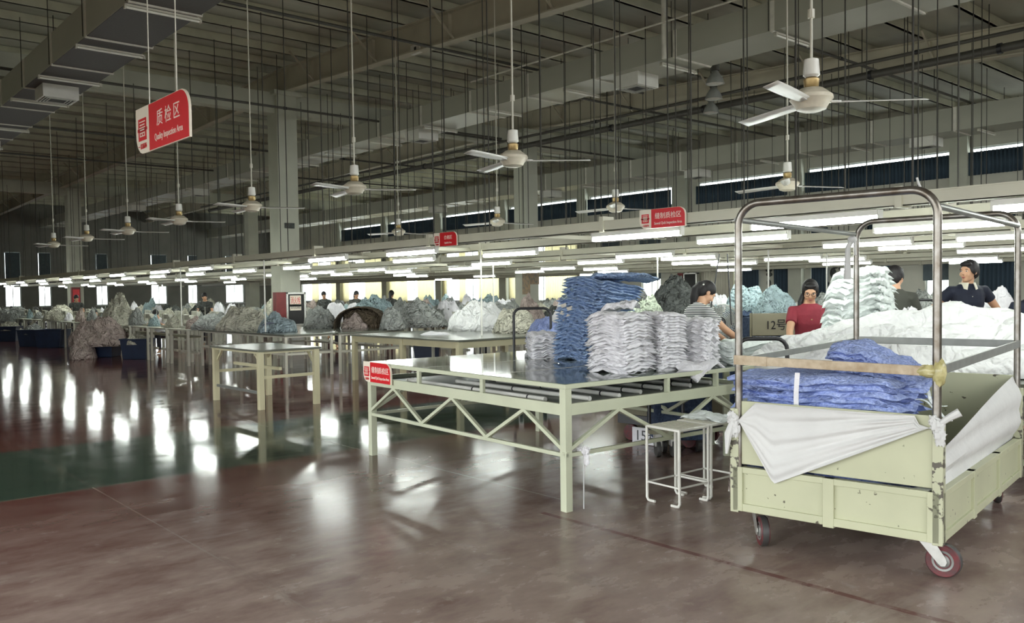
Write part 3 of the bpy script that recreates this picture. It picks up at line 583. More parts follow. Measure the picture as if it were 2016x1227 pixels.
def stack(kind, cat, where, base, rz, w, d, t, n, m, group, jit=.012, grow=lambda f: (1, 1, 0, 0), tilt=lambda f: (0, 0), seed=0):
    ms = [slab(w, d, t * 1.32, seed + i, True, seed * 3.7).mesh(kind, m, 2) for i in range(4)]; out = []
    for i in range(n):
        f = i / max(1, n - 1); sx, sy, ox, oy = grow(f); rx, ry = tilt(f)
        o = put(kind, random.choice(ms)); a = rz + random.uniform(-.06, .06)
        off = Matrix.Rotation(rz, 3, 'Z') @ Vector((ox + random.uniform(-jit, jit), oy + random.uniform(-jit, jit), 0))
        o.location = Vector(base) + off + Vector((0, 0, t * (i + .5))); o.rotation_euler = Matrix.LocRotScale(None, (Matrix.Rotation(rz, 3, 'Z') @ Matrix.Rotation(rx, 3, 'X') @ Matrix.Rotation(ry, 3, 'Y') @ Matrix.Rotation(a - rz, 3, 'Z')).to_quaternion(), None).to_euler()
        o.scale = (sx * random.uniform(.97, 1.03), sy * random.uniform(.97, 1.03), random.uniform(.92, 1.1))
        pos = 'topmost' if i == n - 1 else ('lowest' if i == 0 else nth(n - i) + ' from the top'); tag(o, f'{where}, {pos}', cat, group); out.append(o)
    return out
stack('folded_garment', 'garment', 'folded white garment in the small stack left of the blue', tl(.86, 1.40), TR - .5, .33, .27, .0185, 13, 'wht', 'small white stack on the inspection table', seed=1)
stack('folded_blue_garment', 'garment', 'folded blue garment in the tall leaning stack', tl(1.26, 1.58), TR + .05, .44, .42, .0265, 27, 'blue', 'tall blue stack on the inspection table', jit=.016,
      grow=lambda f: (1 + .42 * max(0, f - .3), 1 + .2 * f, .0 + .10 * f * f, .0 + .16 * f * f), tilt=lambda f: (-.03 - .10 * f, .10 * (f - .3)), seed=11)
stack('folded_garment', 'garment', 'folded white garment in the big stack near the table corner', tl(2.36, .93), TR + .1, .40, .36, .0222, 20, 'wht', 'big white stack near the table corner', jit=.014, seed=21)
stack('folded_garment', 'garment', 'folded white garment in the stack just behind the corner stack', tl(2.42, 1.30), TR - .05, .34, .30, .0222, 20, 'wht', 'rear half of the big white stack', jit=.012, seed=25)
stack('folded_garment', 'garment', 'folded white garment in the narrow stack at the table edge', tl(2.50, 1.66), TR + .25, .29, .28, .0225, 17, 'wht', 'narrow white stack at the table edge', jit=.010, seed=31)
stack('folded_garment', 'garment', 'folded white garment in the low stack beside the cart post', tl(2.46, 1.99), TR, .40, .17, .022, 8, 'wht2', 'low white stack beside the cart post', seed=35)
ms = slab(.42, .40, .04, 40).mesh('folded_garment', 'wht', 2); droop(ms, .16, .7, -.7, .06)
o = put('folded_garment', ms, None, tl(2.56, 1.50, .905), TR + .1); tag(o, 'white garment hanging by one corner over the right edge of the table', 'garment')
ms = slab(.5, .44, .045, 44).mesh('folded_blue_garment', 'blue', 2); droop(ms, -.05, 1, 0, 0)
o = put('folded_blue_garment', ms, None, tl(1.55, 1.80, 1.615), TR + .3); o.rotation_euler = (-.08, .02, TR + .3); tag(o, 'rumpled blue garment flung over the very top of the tall blue stack', 'garment')
ms = slab(.30, .22, .05, 48).mesh('folded_garment', 'wht', 2); o = put('folded_garment', ms, None, tl(1.80, 1.50, 1.365)); o.rotation_euler = (.0, -.12, .4); tag(o, 'pinkish white cloth tongue sticking out of the tall blue stack', 'garment')
# paper labels on the blue stack's side
for i, (x, y) in enumerate(((1088, 598), (1096, 606), (1092, 618), (1108, 612), (1104, 624), (1098, 632), (1112, 572), (1098, 590))):
    o = MB().sheet(lambda u, v: (u * .055, -.006 * math.sin(u * 3), v * .035), 3, 2, .002).build('paper_label', 'tag' if i < 6 else 'bag', None); bpy.context.view_layer.update(); dr = (at(x + 10, y, 1) - Vector((0, 0, EYE))).normalized(); ok, pt = SC.ray_cast(bpy.context.evaluated_depsgraph_get(), Vector((0, 0, EYE)) + dr * 4.6, dr)[:2]; o.location = pt - dr * .004
    o.rotation_euler = (.5, .3 * (-1) ** i, math.atan2(rt.y, rt.x) + .4 * (-1) ** i); tag(o, f'{"cream paper" if i < 6 else "teal"} label poking out of the blue stack, {nth(i + 1 if i < 6 else i - 5)} from the top', 'label', 'labels on the blue stack')

# ------------------------------------------------------------------ other tables
def leg_table(name, lab, x0, x1, y0, y1, h, top='tops', frame='paint', lw=.05, th=.03, bar_z=None, side_bar=None, apron=.06, mid=0):
    t = thing(name, lab, 'table', (x0, y0, 0)); w, d = x1 - x0, y1 - y0
    MB().box(-.02, w + .02, -.02, d + .02, h - th, h).build('table_top', top, t, bev=.004)
    if apron: MB().box(.02, w - .02, .02, .05, h - th - apron, h - th).box(.02, w - .02, d - .05, d - .02, h - th - apron, h - th).box(.02, .05, .02, d - .02, h - th - apron, h - th).box(w - .05, w - .02, .02, d - .02, h - th - apron, h - th).build('apron', frame, t)
    lm = MB().box(-lw / 2, lw / 2, -lw / 2, lw / 2, 0, h - th - .002).mesh('leg', frame)
    for i in range(2 + mid):
        x = .04 + (w - .08) * i / (1 + mid)
        for y in (.04, d - .04): put('leg', lm, t, (x, y, 0), bev=.003)
    if bar_z:
        for y in (.04, d - .04): MB().box(.04, w - .04, y - .018, y + .018, bar_z - .02, bar_z + .02).build('stretcher', frame, t)
    if side_bar:
        for x in (.04, w - .04): MB().box(x - .015, x + .015, .04, d - .04, side_bar - .02, side_bar + .02).build('side_bar', frame, t)
    return t
M['yel'] = chipped('aged_cream_table_paint', (.60, .56, .36), (.2, .16, .1), .24)
t = leg_table('work_table', 'small cream wooden-legged table with a worn steel top, standing alone in the aisle', -12.05, -10.50, 4.80, 5.68, .785, 'tops', 'yel', .075, .025, None, .42, .03)
for x in (.12, 1.43):
    for y in (.06, .82):
        sx = 1 if x < .7 else -1; MB().bar((x - .05 * sx, y, .58), (x + .12 * sx, y, .74), .025, .03, (0, 1, 0)).build('brace', 'yel', t)
MB().box(.04, 1.51, .30, .34, .5, .54).build('stretcher', 'yel', t)
MB().box(.04, 1.51, .03, .06, .20, .235).build('stretcher', 'bar', t)
leg_table('work_table', 'big cream table carrying the glowing white heap of cloth', -13.0, -9.95, 7.65, 9.9, .80, 'tops', 'yel', .08, .03, None, None, .10, 1)
leg_table('work_table', 'long steel-topped table end with the light blue bag', -18.2, -14.22, 7.0, 8.0, .78, 'tops', 'offwhite', .045, .03, .42, .42, .03, 1)
leg_table('work_table', 'long steel-topped table carrying the brown domed bundle', -18.2, -14.15, 8.06, 9.5, .78, 'tops', 'offwhite', .045, .03, .42, .42, .03, 1)
# ------------------------------------------------------------------ cloth heaps
def heap(w, d, h, seed, res=30, fold=.35, flat=2.2):
    rl = random.Random(int(seed * 97)); lobes = [(rl.uniform(-.3, .3) * w, rl.uniform(-.22, .22) * d, rl.uniform(.55, 1.05)) for _ in range(4)] + [(rl.uniform(-.1, .1) * w, 0, 1)]
    vs = [(0, 0, h)]; nr, na = res // 2, res * 2; fs = []
    def prof(r, a):
        rr = 1 + .16 * nz(math.cos(a) * 1.3 + seed, math.sin(a) * 1.3, seed * .7) + .05 * nz(math.cos(a) * 5, math.sin(a) * 5, seed)
        x, y = math.cos(a) * r * rr * w / 2, math.sin(a) * r * rr * d / 2
        b = max(0, 1 - r ** (flat + .5)) ** .55
        lob = max(math.exp(-(((x - px_) / (w * .26)) ** 2 + ((y - py_) / (d * .3)) ** 2)) * hh for px_, py_, hh in lobes)
        cr = lambda f, q: .30 - abs(nz(x * f / max(w, .6) + seed * q, y * f * 1.5 / max(d, .6), seed + q))
        n = -.42 + .42 * lob + .40 * nz(x * 3.2 / max(w, .5) + seed, y * 3.2 / max(d, .5), seed) + fold * (.60 * cr(4.5, 3) + .48 * cr(9, 1.7) + .20 * cr(17, 2.3))
        q = 1 + .10 * nz(x * 5 / max(w, .5) + seed * 2, y * 5 / max(d, .5), h * b * 4) * r; x *= q; y *= q
        return x, y, max(.0, h * b * (1 + n))
    vs = [prof(0, 0)]
    for i in range(1, nr + 1):
        for j in range(na): vs.append(prof(i / nr, 2 * math.pi * j / na))
    for j in range(na):
        fs.append((0, 1 + j, 1 + (j + 1) % na))
        for i in range(nr - 1): fs.append((1 + i * na + j, 1 + (i + 1) * na + j, 1 + (i + 1) * na + (j + 1) % na, 1 + i * na + (j + 1) % na))
    fs.append(tuple(1 + (nr - 1) * na + j for j in range(na - 1, -1, -1)))
    return MB().add(vs, fs)
def pile(lab, x, y, z, w, d, h, m, seed, rz=0, group=None, name='cloth_heap', fold=.35, res=30, cat='cloth heap'):
    o = heap(w, d, h, seed, res, fold).build(name, m, None, 2); o.location = (x, y, z); o.rotation_euler.z = rz; return tag(o, lab, cat, group)
IR = math.atan2(rt.y, rt.x)
p = atz(945, 650, .8); pile('glowing white crumpled cloth heap on the big cream table', p.x, p.y, .8, 1.15, .7, .56, 'heapw', 3.3, IR, fold=.55, res=44)
p = atz(1015, 655, .8); pile('cream white cloth heap at the right end of the big cream table', p.x, p.y, .8, .75, .6, .40, 'cream', 8.3, IR, fold=.5, res=36)
p = atz(855, 659, .8); pile('small flat white cloth lying on the left half of the big cream table', p.x, p.y, .8, .5, .4, .05, 'wht', 5.1, IR)
# brown domed bundle with its pale opening
p = atz(712, 646, .78); t = thing('domed_bundle', 'brown dome-shaped bundle with pale cloth bulging from its front', 'bundle', p, IR)
MB().sheet(lambda u, v: (.52 * math.cos(math.pi * u), -.3 + .6 * v, .44 * math.sin(math.pi * u) ** .8), 24, 6, .02).build('cover', 'brown', t, True); MB().lump((.04, .06, .17), (.47, .26, .27), .2).build('brown_cloth', 'brown', t, True)
o = heap(.55, .3, .26, 4.4).build('pale_cloth', 'pink', t, 2); o.location = (-.12, -.26, 0)
def bag(lab, p, s, rz):
    t = thing('plastic_bag', lab, 'bag', p, rz); o = heap(.95 * s, .5 * s, .38 * s, 6.6, 26, .3, 3).build('bag_body', 'bag', t, 2)
    MB().sheet(lambda u, v: (-.28 * s + .3 * s * u, -.23 * s - .01, (.16 + .05 * u + .05 * math.sin(u * 3) * v) * s), 6, 1, .004).build('printed_mark', 'bin', t)
    return t
bag('light blue plastic bag with a dark printed swoosh on the long table end', atz(545, 654, .78), .85, IR)
bag('light blue plastic bag behind the white drop post, among the grey heaps', atz(845, 622, .95), .62, IR)
for i, (x, y) in enumerate(((486, 645), (497, 640))):
    o = MB().sheet(lambda u, v: (.16 * (u - .5), .03 * math.sin(2 * u), .24 * v * (1 - .5 * abs(u - .5))), 6, 6, .012).build('fabric_scrap', 'cream' if i else 'bag', None, True); o.location = atz(x + 10, 650, .78); o.rotation_euler = (-.2, .3 * (i - .5), IR + .5 * i); tag(o, ('cream' if i else 'blue') + ' leaf-shaped fabric scrap propped up beside the light blue bag', 'fabric')

# ------------------------------------------------------------------ stools under the table edge
def stool(lab, x, y, rz):
    t = thing('stool', lab, 'stool', (x, y, 0), rz); w, h = .30, .535
    MB().tube([(-w / 2, -w / 2, h), (w / 2, -w / 2, h), (w / 2, w / 2, h), (-w / 2, w / 2, h)], .010, 8, True).build('seat_frame', 'white', t, True)
    mb = MB()
    for k in range(6): u = -w / 2 + w * (k + .5) / 6; mb.box(u - .014, u + .014, -w / 2, w / 2, h + .001, h + .006); mb.box(-w / 2, w / 2, u - .014, u + .014, h + .006, h + .011)
    mb.build('seat_webbing', 'offwhite', t)
    for sx in (-1, 1):
        for sy in (-1, 1):
            X, Y = sx * w / 2, sy * w / 2; MB().tube([(X, Y, h), (X, Y, .03), (X - sx * .012, Y, .012), (X - sx * .03, Y, .010), (X - sx * .075, Y, .010)], .010, 8).build('leg', 'white', t, True)
    MB().tube([(-w / 2, -w / 2, .14), (w / 2, -w / 2, .14), (w / 2, w / 2, .14), (-w / 2, w / 2, .14)], .0075, 8, True).build('foot_ring', 'white', t, True)
    return t
stool('white tube-frame stool standing clear beside the inspection table', -3.755, 4.815, -.06)
stool('white tube-frame stool half hidden behind the cart corner', -3.755, 5.17, -.04)
o = slab(.36, .24, .03, 60).build('folded_cloth', 'wht2', None, 2); o.location = (-3.76, 5.22, .565); tag(o, 'white folded cloth lying on the stool behind the cart corner', 'cloth')
o = heap(.20, .16, .40, 7.2, 20, .5, 3).build('cloth_bundle', 'pink', None, 2); o.location = (-3.60, 5.36, .0); tag(o, 'dusty pink cloth hanging in folds beside the half hidden stool', 'cloth')
# ------------------------------------------------------------------ the big cloth cart in front
CR = R(8.2); CO = Vector((-2.90, 4.27, 0)); CW, CD = 1.10, 1.99
CM = Matrix.Translation(CO) @ Matrix.Rotation(CR, 4, 'Z')
def cl(x, y, z): return CM @ Vector((x, y, z))
t = cart = thing('cloth_cart', 'pale green wheeled cloth cart with a tall steel tube frame', 'cart', CO, CR)
def arch(y):
    pts = [(.02, y, .2), (.02, y, 1.84)]
    for k in range(1, 10): a = R(180 - 10 * k); pts.append((.15 + .13 * math.cos(a), y, 1.86 + .13 * math.sin(a)))
    for k in range(0, 10): a = R(90 - 10 * k); pts.append((CW - .14 + .13 * math.cos(a), y, 1.86 + .13 * math.sin(a)))
    return pts + [(CW - .01, y, 1.84), (CW - .01, y, .2)]
MB().tube(arch(0), .0215, 14).build('front_arch', 'steel', t, True); MB().tube(arch(CD), .0205, 14).build('rear_arch', 'steel', t, True)
for x in (0.01, CW - .01): MB().tube([(x, 0, 1.90), (x, CD, 1.90)], .0165, 12).build('top_bar', 'bar', t, True)
MB().bar((0, -.012, 1.085), (CW, -.012, 1.07), .02, .05).build('front_rail', 'rail', t, bev=.003)
MB().bar((CW, 0, 1.075), (CW, CD, 1.10), .016, .05).build('side_rail', 'bar', t, bev=.003); MB().bar((0, CD, 1.10), (CW, CD, 1.10), .016, .05).build('rear_rail', 'bar', t, bev=.003)
MB().bar((0, 0, 1.075), (.0, CD, 1.09), .012, .04).build('side_rail', 'bar', t, bev=.003)
MB().lump((CW, 0, 1.065), (.034, .034, .075), .22).lump((CW - .05, -.014, 1.07), (.05, .02, .032), .25).build('tape_wrap', 'tape', t, True)
MB().bar((.0, -.013, 1.085), (.2, -.013, 1.082), .024, .054).build('tape_wrap', 'rail', t)
MB().box(.02, CW - .02, -.006, .012, .475, .845).build('front_board', 'cartp', t, bev=.003)
MB().box(.02, CW - .02, CD - .012, CD + .006, .22, .885).build('rear_board', 'cartp', t, bev=.003)
MB().box(-.006, .012, .02, CD - .02, .22, .845).build('left_board', 'cartp', t, bev=.003)
def lower(L, n):
    mb = MB().box(0, L, -.008, .008, .21, .455); fb = MB().box(0, L, -.022, .022, .20, .245).box(0, L, -.022, .022, .425, .46)
    for i in range(n + 1): u = .02 + (L - .04) * i / n; fb.box(u - .03, u + .03, -.026, .022, .19 if 0 < i < n else .2, .46)
    return mb, fb
a, b = lower(CW, 2); o = a.build('lower_front_panel', 'cartp', t); b.build('panel_frame', 'cartp', o, bev=.003)
a, b = lower(CD, 3); o = a.build('lower_side_panel', 'cartp', t); o.rotation_euler.z = R(90); o.location.x = CW; b.build('panel_frame', 'cartp', o, bev=.003)
a, b = lower(CD, 3); o = a.build('lower_side_panel', 'cartp', t); o.rotation_euler.z = R(90)
pm = MB().box(-.026, .026, -.026, .026, .19, .80).mesh('corner_post', 'cartedge')
for x in (0, CW):
    for y in (0, CD): put('corner_post', pm, t, (x, y, 0) if y == 0 else (x, y, -.0), bev=.004)
MB().box(0, CW, 0, CD, .27, .30).build('deck', 'shelf', t)
def caster(x, y, rz, r=.088):
    c = MB().box(-.05, .05, -.045, .045, .185, .20).build('caster', 'zinc', t); c.location = (x, y, 0); c.rotation_euler.z = rz
    for s in (-1, 1): MB().prism([(-.045, .185), (.035, .185), (.088, r + .02), (.094, r), (.085, r - .02), (.066, r - .024), (.048, r - .008)], .004, lambda u, v, d: (u, s * .036 - .002 + d, v)).build('fork_plate', 'zinc', c)
    MB().lathe([(r * .62, -.022), (r * .9, -.024), (r * .95, -.020), (r * .95, .020), (r * .9, .024), (r * .62, .022)], (.07, 0, r), 28, 'y').build('wheel', 'tyre', c, True); MB().lathe([(r * .93, -.019), (r * .985, -.017), (r, -.008), (r, .008), (r * .985, .017), (r * .93, .019)], (.07, 0, r), 28, 'y').build('tread', 'rubber', c, True)
    MB().lathe([(r * .2, -.0285), (r * .34, -.0265), (r * .40, -.021), (r * .60, -.0235), (r * .66, -.016), (r * .66, .016), (r * .60, .0235), (r * .40, .021), (r * .34, .0265), (r * .2, .0285)], (.07, 0, r), 20, 'y').build('wheel_hub', 'bar', c, True)
    MB().lathe([(.014, -.04), (.014, .04)], (.07, 0, r), 6, 'y').build('axle_nut', 'zinc', c)
caster(.10, .10, -1.1 + .2); caster(CW - .07, .10, .0 - .0); caster(CW - .10, CD - .08, 1.9); caster(.1, CD - .1, 2.2)
# the thin white cloth tied across the front and the one down the open side: they hang on the cart
def sag(u, v):
    x = .03 + 1.05 * u; top = .843 - .004 * math.sin(math.pi * u); low = .735 + .06 * u - .36 * (1 - abs((u - .20) / .20) if u < .20 else (1 - ((u - .20) / .80)) ** 1.0)
    top = top if u > .1 else .735 + (top - .735) * u / .1
    if u > .93: top = .80 + (.78 - .80) * (u - .93) / .07
    z = top + (low - top) * v
    return (x, -.030 - (.008 * math.sin(v * 17 + u * 3 + 2 * nz(u * 3, v * 2)) + .004 * math.sin(v * 43 + 4 * u)) * min(1, 5 * u, 5 * (1 - u) + .1) * (1 if v > .02 else 0) - .010 * math.sin(math.pi * u), z)
o = MB().sheet(sag, 48, 40, .003).build('tied_sheet', 'sheer', None, True); o.matrix_world = CM; tag(o, 'thin white sheet tied between the two front posts of the cart', 'sheet')
for x, z, l in ((.0, .735, 'left'), (CW, .80, 'right')):
    k = MB().lump((x, -.03, z), (.034, .026, .036), .5).tube([(x, -.035, z), (x - .02, -.055, z - .08), (x - .035, -.05, z - .20)] if l == 'left' else [(x, -.035, z), (x + .06, -.03, z + .05), (x + .10, -.02, z + .075)], [.016, .024, .008] if l == 'left' else [.012, .018, .022], 8).lump((x + .012, -.036, z - .05), (.028, .018, .045), .6).lump((x - .015, -.03, z + .02), (.025, .02, .03), .6).build('sheet_knot', 'sheer', o, True)
o = MB().sheet(lambda u, v: (CW - .03 + .05 * math.sin(v * 3) * u + .012 * math.sin(v * 14 + u * 4), .04 + 1.93 * u, .44 + (.20 + .24 * u) * v), 30, 10, .003).build('side_sheet', 'sheer', None, True); o.matrix_world = CM; tag(o, 'thin white sheet sagging along the open right side of the cart', 'sheet')
o = MB().tube([(0, 0, 0), (-.03, -.01, -.06), (-.035, -.01, -.30)], [.02, .02, .028], 8).ball((0, 0, 0), (.035, .03, .03)).tube([(.02, 0, .02), (.03, -.01, -.12)], .01, 6).build('rag', 'sheer', None, True); o.location = cl(.0, CD - .03, 1.86); tag(o, 'white rag knotted to the rear left corner of the cart frame', 'rag')
o = MB().tube([(0, 0, 0), (-.01, 0, .02), (-.02, .005, .05)], .006, 6).build('string', 'sheer', None, True); o.location = cl(CW - .09, 0, 2.0); tag(o, 'short white string end tied on top of the cart arch', 'string')
# blue bundles on the cart
stack('folded_blue_garment', 'garment', 'blue folded garment in the wide bundle lying in the cart', cl(.42, .36, .30), CR, .96, .54, .0345, 20, 'cobalt', 'wide blue bundle in the cart', jit=.02, grow=lambda f: (1 - .10 * (1 - f), 1, -.02 * f, 0), seed=51)
stack('folded_blue_garment', 'garment', 'blue folded garment in the tilted bundle on top', cl(.70, .46, .965), CR + .1, .50, .40, .028, 6, 'cobalt', 'tilted blue bundle in the cart', jit=.012, grow=lambda f: (1 - .15 * f, 1 - .1 * f, -.06 * f, 0), tilt=lambda f: (.10, .05 + .22 * f), seed=57)
o = MB().sheet(lambda u, v: (-.014 + .028 * v, -.02 * math.sin(math.pi * u), .29 * u), 8, 2, .004).build('tie_strip', 'wht', None, True); o.location = cl(.345, .065, .73); o.rotation_euler.z = CR; tag(o, 'narrow white strip tying the wide blue bundle in the cart', 'strip')
for i, (x, z) in enumerate(((.94, .90), (1.0, .87), (.97, .93))):
    o = MB().sheet(lambda u, v: (.14 * u, .02 * v + .02 * math.sin(5 * u + i), .02 * math.sin(4 * u + i) - .05 * u), 8, 2, .004).build('cloth_tape', 'wht2', None, True); o.location = cl(x - .05, .30 + .05 * i, z - .02); o.rotation_euler.z = CR - .3 * i; tag(o, ('upper', 'lower', 'middle')[i] + ' white cloth tape trailing from the right end of the blue bundle', 'tape')

# ------------------------------------------------------------------ people
def remesh(mb, vox, m, name, sm=4):
    me = bpy.data.meshes.new(name); me.from_pydata(mb.v, [], mb.f)
    bm = bmesh.new(); bm.from_mesh(me); bmesh.ops.recalc_face_normals(bm, faces=bm.faces); bm.to_mesh(me); bm.free()
    o = bpy.data.objects.new(name, me); COL.objects.link(o)
    r = o.modifiers.new('r', 'REMESH'); r.mode = 'VOXEL'; r.voxel_size = vox; r.use_smooth_shade = True
    s = o.modifiers.new('s', 'SMOOTH'); s.iterations = sm; s.factor = .5
    out = bpy.data.meshes.new_from_object(o.evaluated_get(bpy.context.evaluated_depsgraph_get())); bpy.data.objects.remove(o)
    out.materials.clear(); out.materials.append(M[m]); out.name = name
    out.polygons.foreach_set('use_smooth', [True] * len(out.polygons)); return out
def loft(mb, rings, n=20):               # rings: (centre, right axis, front axis) vectors
    vs = [c + a * math.cos(2 * math.pi * j / n) + b * math.sin(2 * math.pi * j / n) for c, a, b in rings for j in range(n)]
    fs = [(i * n + j, i * n + (j + 1) % n, (i + 1) * n + (j + 1) % n, (i + 1) * n + j) for i in range(len(rings) - 1) for j in range(n)]
    return mb.add(vs, fs + [tuple(range(n - 1, -1, -1)), tuple((len(rings) - 1) * n + j for j in range(n))])
def human(lab, loc, face, h=1.58, lean=0., hyaw=0., hpitch=0., wr=None, wl=None, shirt='navy', pants='trousers', sleeve=.62, hairdo='pony', vox=.009, seated=False, extra=None, group=None, turn=0.):
    t = thing('person', lab, 'person', loc, face, group); s = h / 1.6; V = lambda x, y, z: Vector((x, y, z)) * s
    pz = .88 if not seated else .50; P = V(0, 0, pz)
    Lm = Matrix.Rotation(turn, 3, 'Z') @ Matrix.Rotation(-lean, 3, 'X')
    up_ = lambda x, y, z: P + Lm @ (V(x, y, z - .88))
    ax, ay = Lm @ Vector((1, 0, 0)), Lm @ Vector((0, 1, 0))
    def torso(mb, g, z0=.80, ztop=1.40, neck=True):
        rows = [(.80, .150, .105, 0), (.90, .155, .110, 0), (1.0, .132, .095, .005), (1.08, .132, .098, .008), (1.18, .148, .112, .012), (1.27, .158, .105, .005), (1.325, .150, .085, 0), (1.36, .10, .066, -.005), (1.385, .062, .056, -.005)] + ([(1.45, .05, .052, .005)] if neck else [])
        loft(mb, [(up_(0, dy, z), ax * (a + g) * s, ay * (b + g) * s) for z, a, b, dy in rows if z >= z0 and z <= ztop + .1])
    def ik(S, Wt, bend):
        d = Wt - S; L1, L2 = .275 * s, .25 * s; D = min(d.length, (L1 + L2) * .995); u = d.normalized(); Wt = S + u * D
        c = (L1 * L1 + D * D - L2 * L2) / (2 * L1 * D); e = S + u * L1 * c; hh = math.sqrt(max(0, 1 - c * c)) * L1
        b = bend - u * bend.dot(u); b = b.normalized() if b.length > 1e-4 else Vector((0, -1, 0)); return e + b * hh, Wt
    arms = []
    for sd, wt in ((1, wr), (-1, wl)):
        S = up_(sd * .165, 0, 1.305); wt = V(*wt) if wt is not None else S + Lm @ V(sd * .05, .05, -.5)
        E, Wt = ik(S, wt, Vector((sd * .6, -.8, -.2))); arms.append((sd, S, E, Wt))
    hipk = []
    for sd in (1, -1):
        H = P + V(sd * .085, 0, -.02)
        if seated: K, A = V(sd * .10, .40, .50), V(sd * .10, .36, .08)
        else: K, A = V(sd * .09, .02, .47), V(sd * .095, -.015, .08)
        hipk.append((sd, H, K, A))
    body = MB(); torso(body, 0)
    for sd, S, E, Wt in arms:
        body.tube([S - Lm @ V(sd * .03, 0, 0), S, (S + E) / 2, E, (E + Wt) / 2, Wt], [.045 * s, .05 * s, .044 * s, .037 * s, .036 * s, .026 * s], 12)
        f = (Wt - E).normalized(); n = f.orthogonal().normalized(); n = (Vector((0, 0, 1)) - f * f.z).normalized() if abs(f.z) < .95 else Vector((0, 1, 0)); q = f.cross(n)
        body.ball(Wt + f * .045 * s, .034 * s, 10, 8); loft(body, [(Wt, q * .026 * s, n * .018 * s), (Wt + f * .05 * s, q * .040 * s, n * .016 * s), (Wt + f * .09 * s, q * .042 * s, n * .013 * s)], 10)
        for k, (o_, ln) in enumerate(((-.030, .062), (-.010, .074), (.010, .070), (.029, .054))):
            b0 = Wt + f * .085 * s + q * o_ * s; body.tube([b0, b0 + f * ln * .5 * s - n * .006 * s, b0 + f * ln * s - n * .022 * s], [.0095 * s, .009 * s, .007 * s], 7)
        b0 = Wt + f * .03 * s + q * .03 * sd * -1 * s; body.tube([b0, b0 + f * .03 * s + q * -sd * .022 * s, b0 + f * .062 * s + q * -sd * .028 * s - n * .01 * s], [.012 * s, .010 * s, .008 * s], 7)
    for sd, H, K, A in hipk: body.tube([H, (H + K) / 2, K, K * .55 + A * .45, A], [.088 * s, .078 * s, .055 * s, .054 * s, .036 * s], 12); body.tube([A + V(0, -.04, -.04), A + V(0, .06, -.045), A + V(0, .15, -.058)], [.034 * s, .036 * s, .022 * s], 8)
    HC = up_(0, .025, 1.515); Hm = Lm @ Matrix.Rotation(hyaw, 3, 'Z') @ Matrix.Rotation(-hpitch, 3, 'X')
    hp = lambda x, y, z: HC + Hm @ V(x, y, z)
    def hball(mb, c, r, n=16, m=12):
        b = MB().ball((0, 0, 0), r, n, m); return mb.add([hp(c[0] + v[0], c[1] + v[1], c[2] + v[2]) for v in b.v], b.f)
    hball(body, (0, -.008, .022), (.073, .092, .088)); hball(body, (0, .022, -.035), (.060, .064, .075)); hball(body, (0, .045, -.082), (.036, .034, .030)); hball(body, (0, .078, -.012), (.013, .024, .026), 10, 8); hball(body, (0, .094, -.026), (.015, .014, .011), 10, 8)
    hball(body, (.036, .058, -.03), (.026, .024, .028), 10, 8); hball(body, (-.036, .058, -.03), (.026, .024, .028), 10, 8); hball(body, (0, .071, .022), (.052, .018, .014), 10, 8)
    for sd in (1, -1): hball(body, (sd * .074, -.008, -.008), (.010, .020, .032), 8, 6)
    body.tube([up_(0, -.005, 1.36), hp(0, -.02, -.05)], [.050 * s, .047 * s], 12)
    me = remesh(body, vox, 'skin', 'body')
    # eyes, brows and lips are part of the same body mesh
    ex = MB(); mi = []
    def isl(c, r, k): n0 = len(ex.f); hball(ex, c, r, 8, 6); mi.extend([k] * (len(ex.f) - n0))
    for sd in (1, -1):
        isl((sd * .031, .0765, .004), (.014, .006, .0062), 1); isl((sd * .031, .0805, .004), (.0062, .004, .0060), 2); isl((sd * .032, .082, .024), (.019, .005, .0032), 2)
    isl((0, .0865, -.058), (.021, .006, .0045), 3); isl((0, .0855, -.066), (.017, .006, .0045), 3)
    for q in ('eyew', 'hair', 'lip'): me.materials.append(M[q])
    bm = bmesh.new(); bm.from_mesh(me); vv = [bm.verts.new(v) for v in ex.v]
    for f, k in zip(ex.f, mi):
        g = bm.faces.new([vv[i] for i in f]); g.material_index = k; g.smooth = True
    bm.to_mesh(me); bm.free(); put('body', me, t)
    sh = MB(); torso(sh, .014, .80, 1.33, False)
    for sd, S, E, Wt in arms:
        e = S.lerp(E, sleeve) if sleeve <= 1 else E; pts = [S - Lm @ V(sd * .05, 0, 0), S, S.lerp(e, .5), e]; rr = [.058 * s, .064 * s, .060 * s, .059 * s]
        if sleeve > 1: pts += [E.lerp(Wt, sleeve - 1)]; rr += [.045 * s]
        sh.tube(pts, rr, 14)
    put('shirt', remesh(sh, vox, shirt, 'shirt'), t)
    tr = MB(); loft(tr, [(P + V(0, 0, z), Vector((a, 0, 0)) * s, Vector((0, b, 0)) * s) for z, a, b in ((-.10, .155, .115), (0, .168, .124), (.10, .152, .112))])
    for sd, H, K, A in hipk: tr.tube([H, (H + K) / 2, K, K * .5 + A * .5, A + V(0, 0, .02)], [.102 * s, .090 * s, .070 * s, .064 * s, .058 * s], 12)
    put('trousers', remesh(tr, vox * 1.3, pants, 'trousers'), t)
    hr = MB(); hball(hr, (0, -.020, .036), (.086, .098, .092)); hball(hr, (0, -.052, -.005), (.078, .066, .085))
    if hairdo == 'pony':
        hball(hr, (0, -.115, .028), (.034, .034, .034)); q0 = hp(0, -.115, .02); bk = Hm @ Vector((0, -1, 0)); bk.z = 0; hr.tube([q0, q0 + bk * .05 * s + V(0, 0, -.04), q0 + bk * .07 * s + V(0, 0, -.13), q0 + bk * .085 * s + V(0, 0, -.25), q0 + bk * .08 * s + V(0, 0, -.36)], [.030 * s, .044 * s, .046 * s, .034 * s, .010 * s], 10)
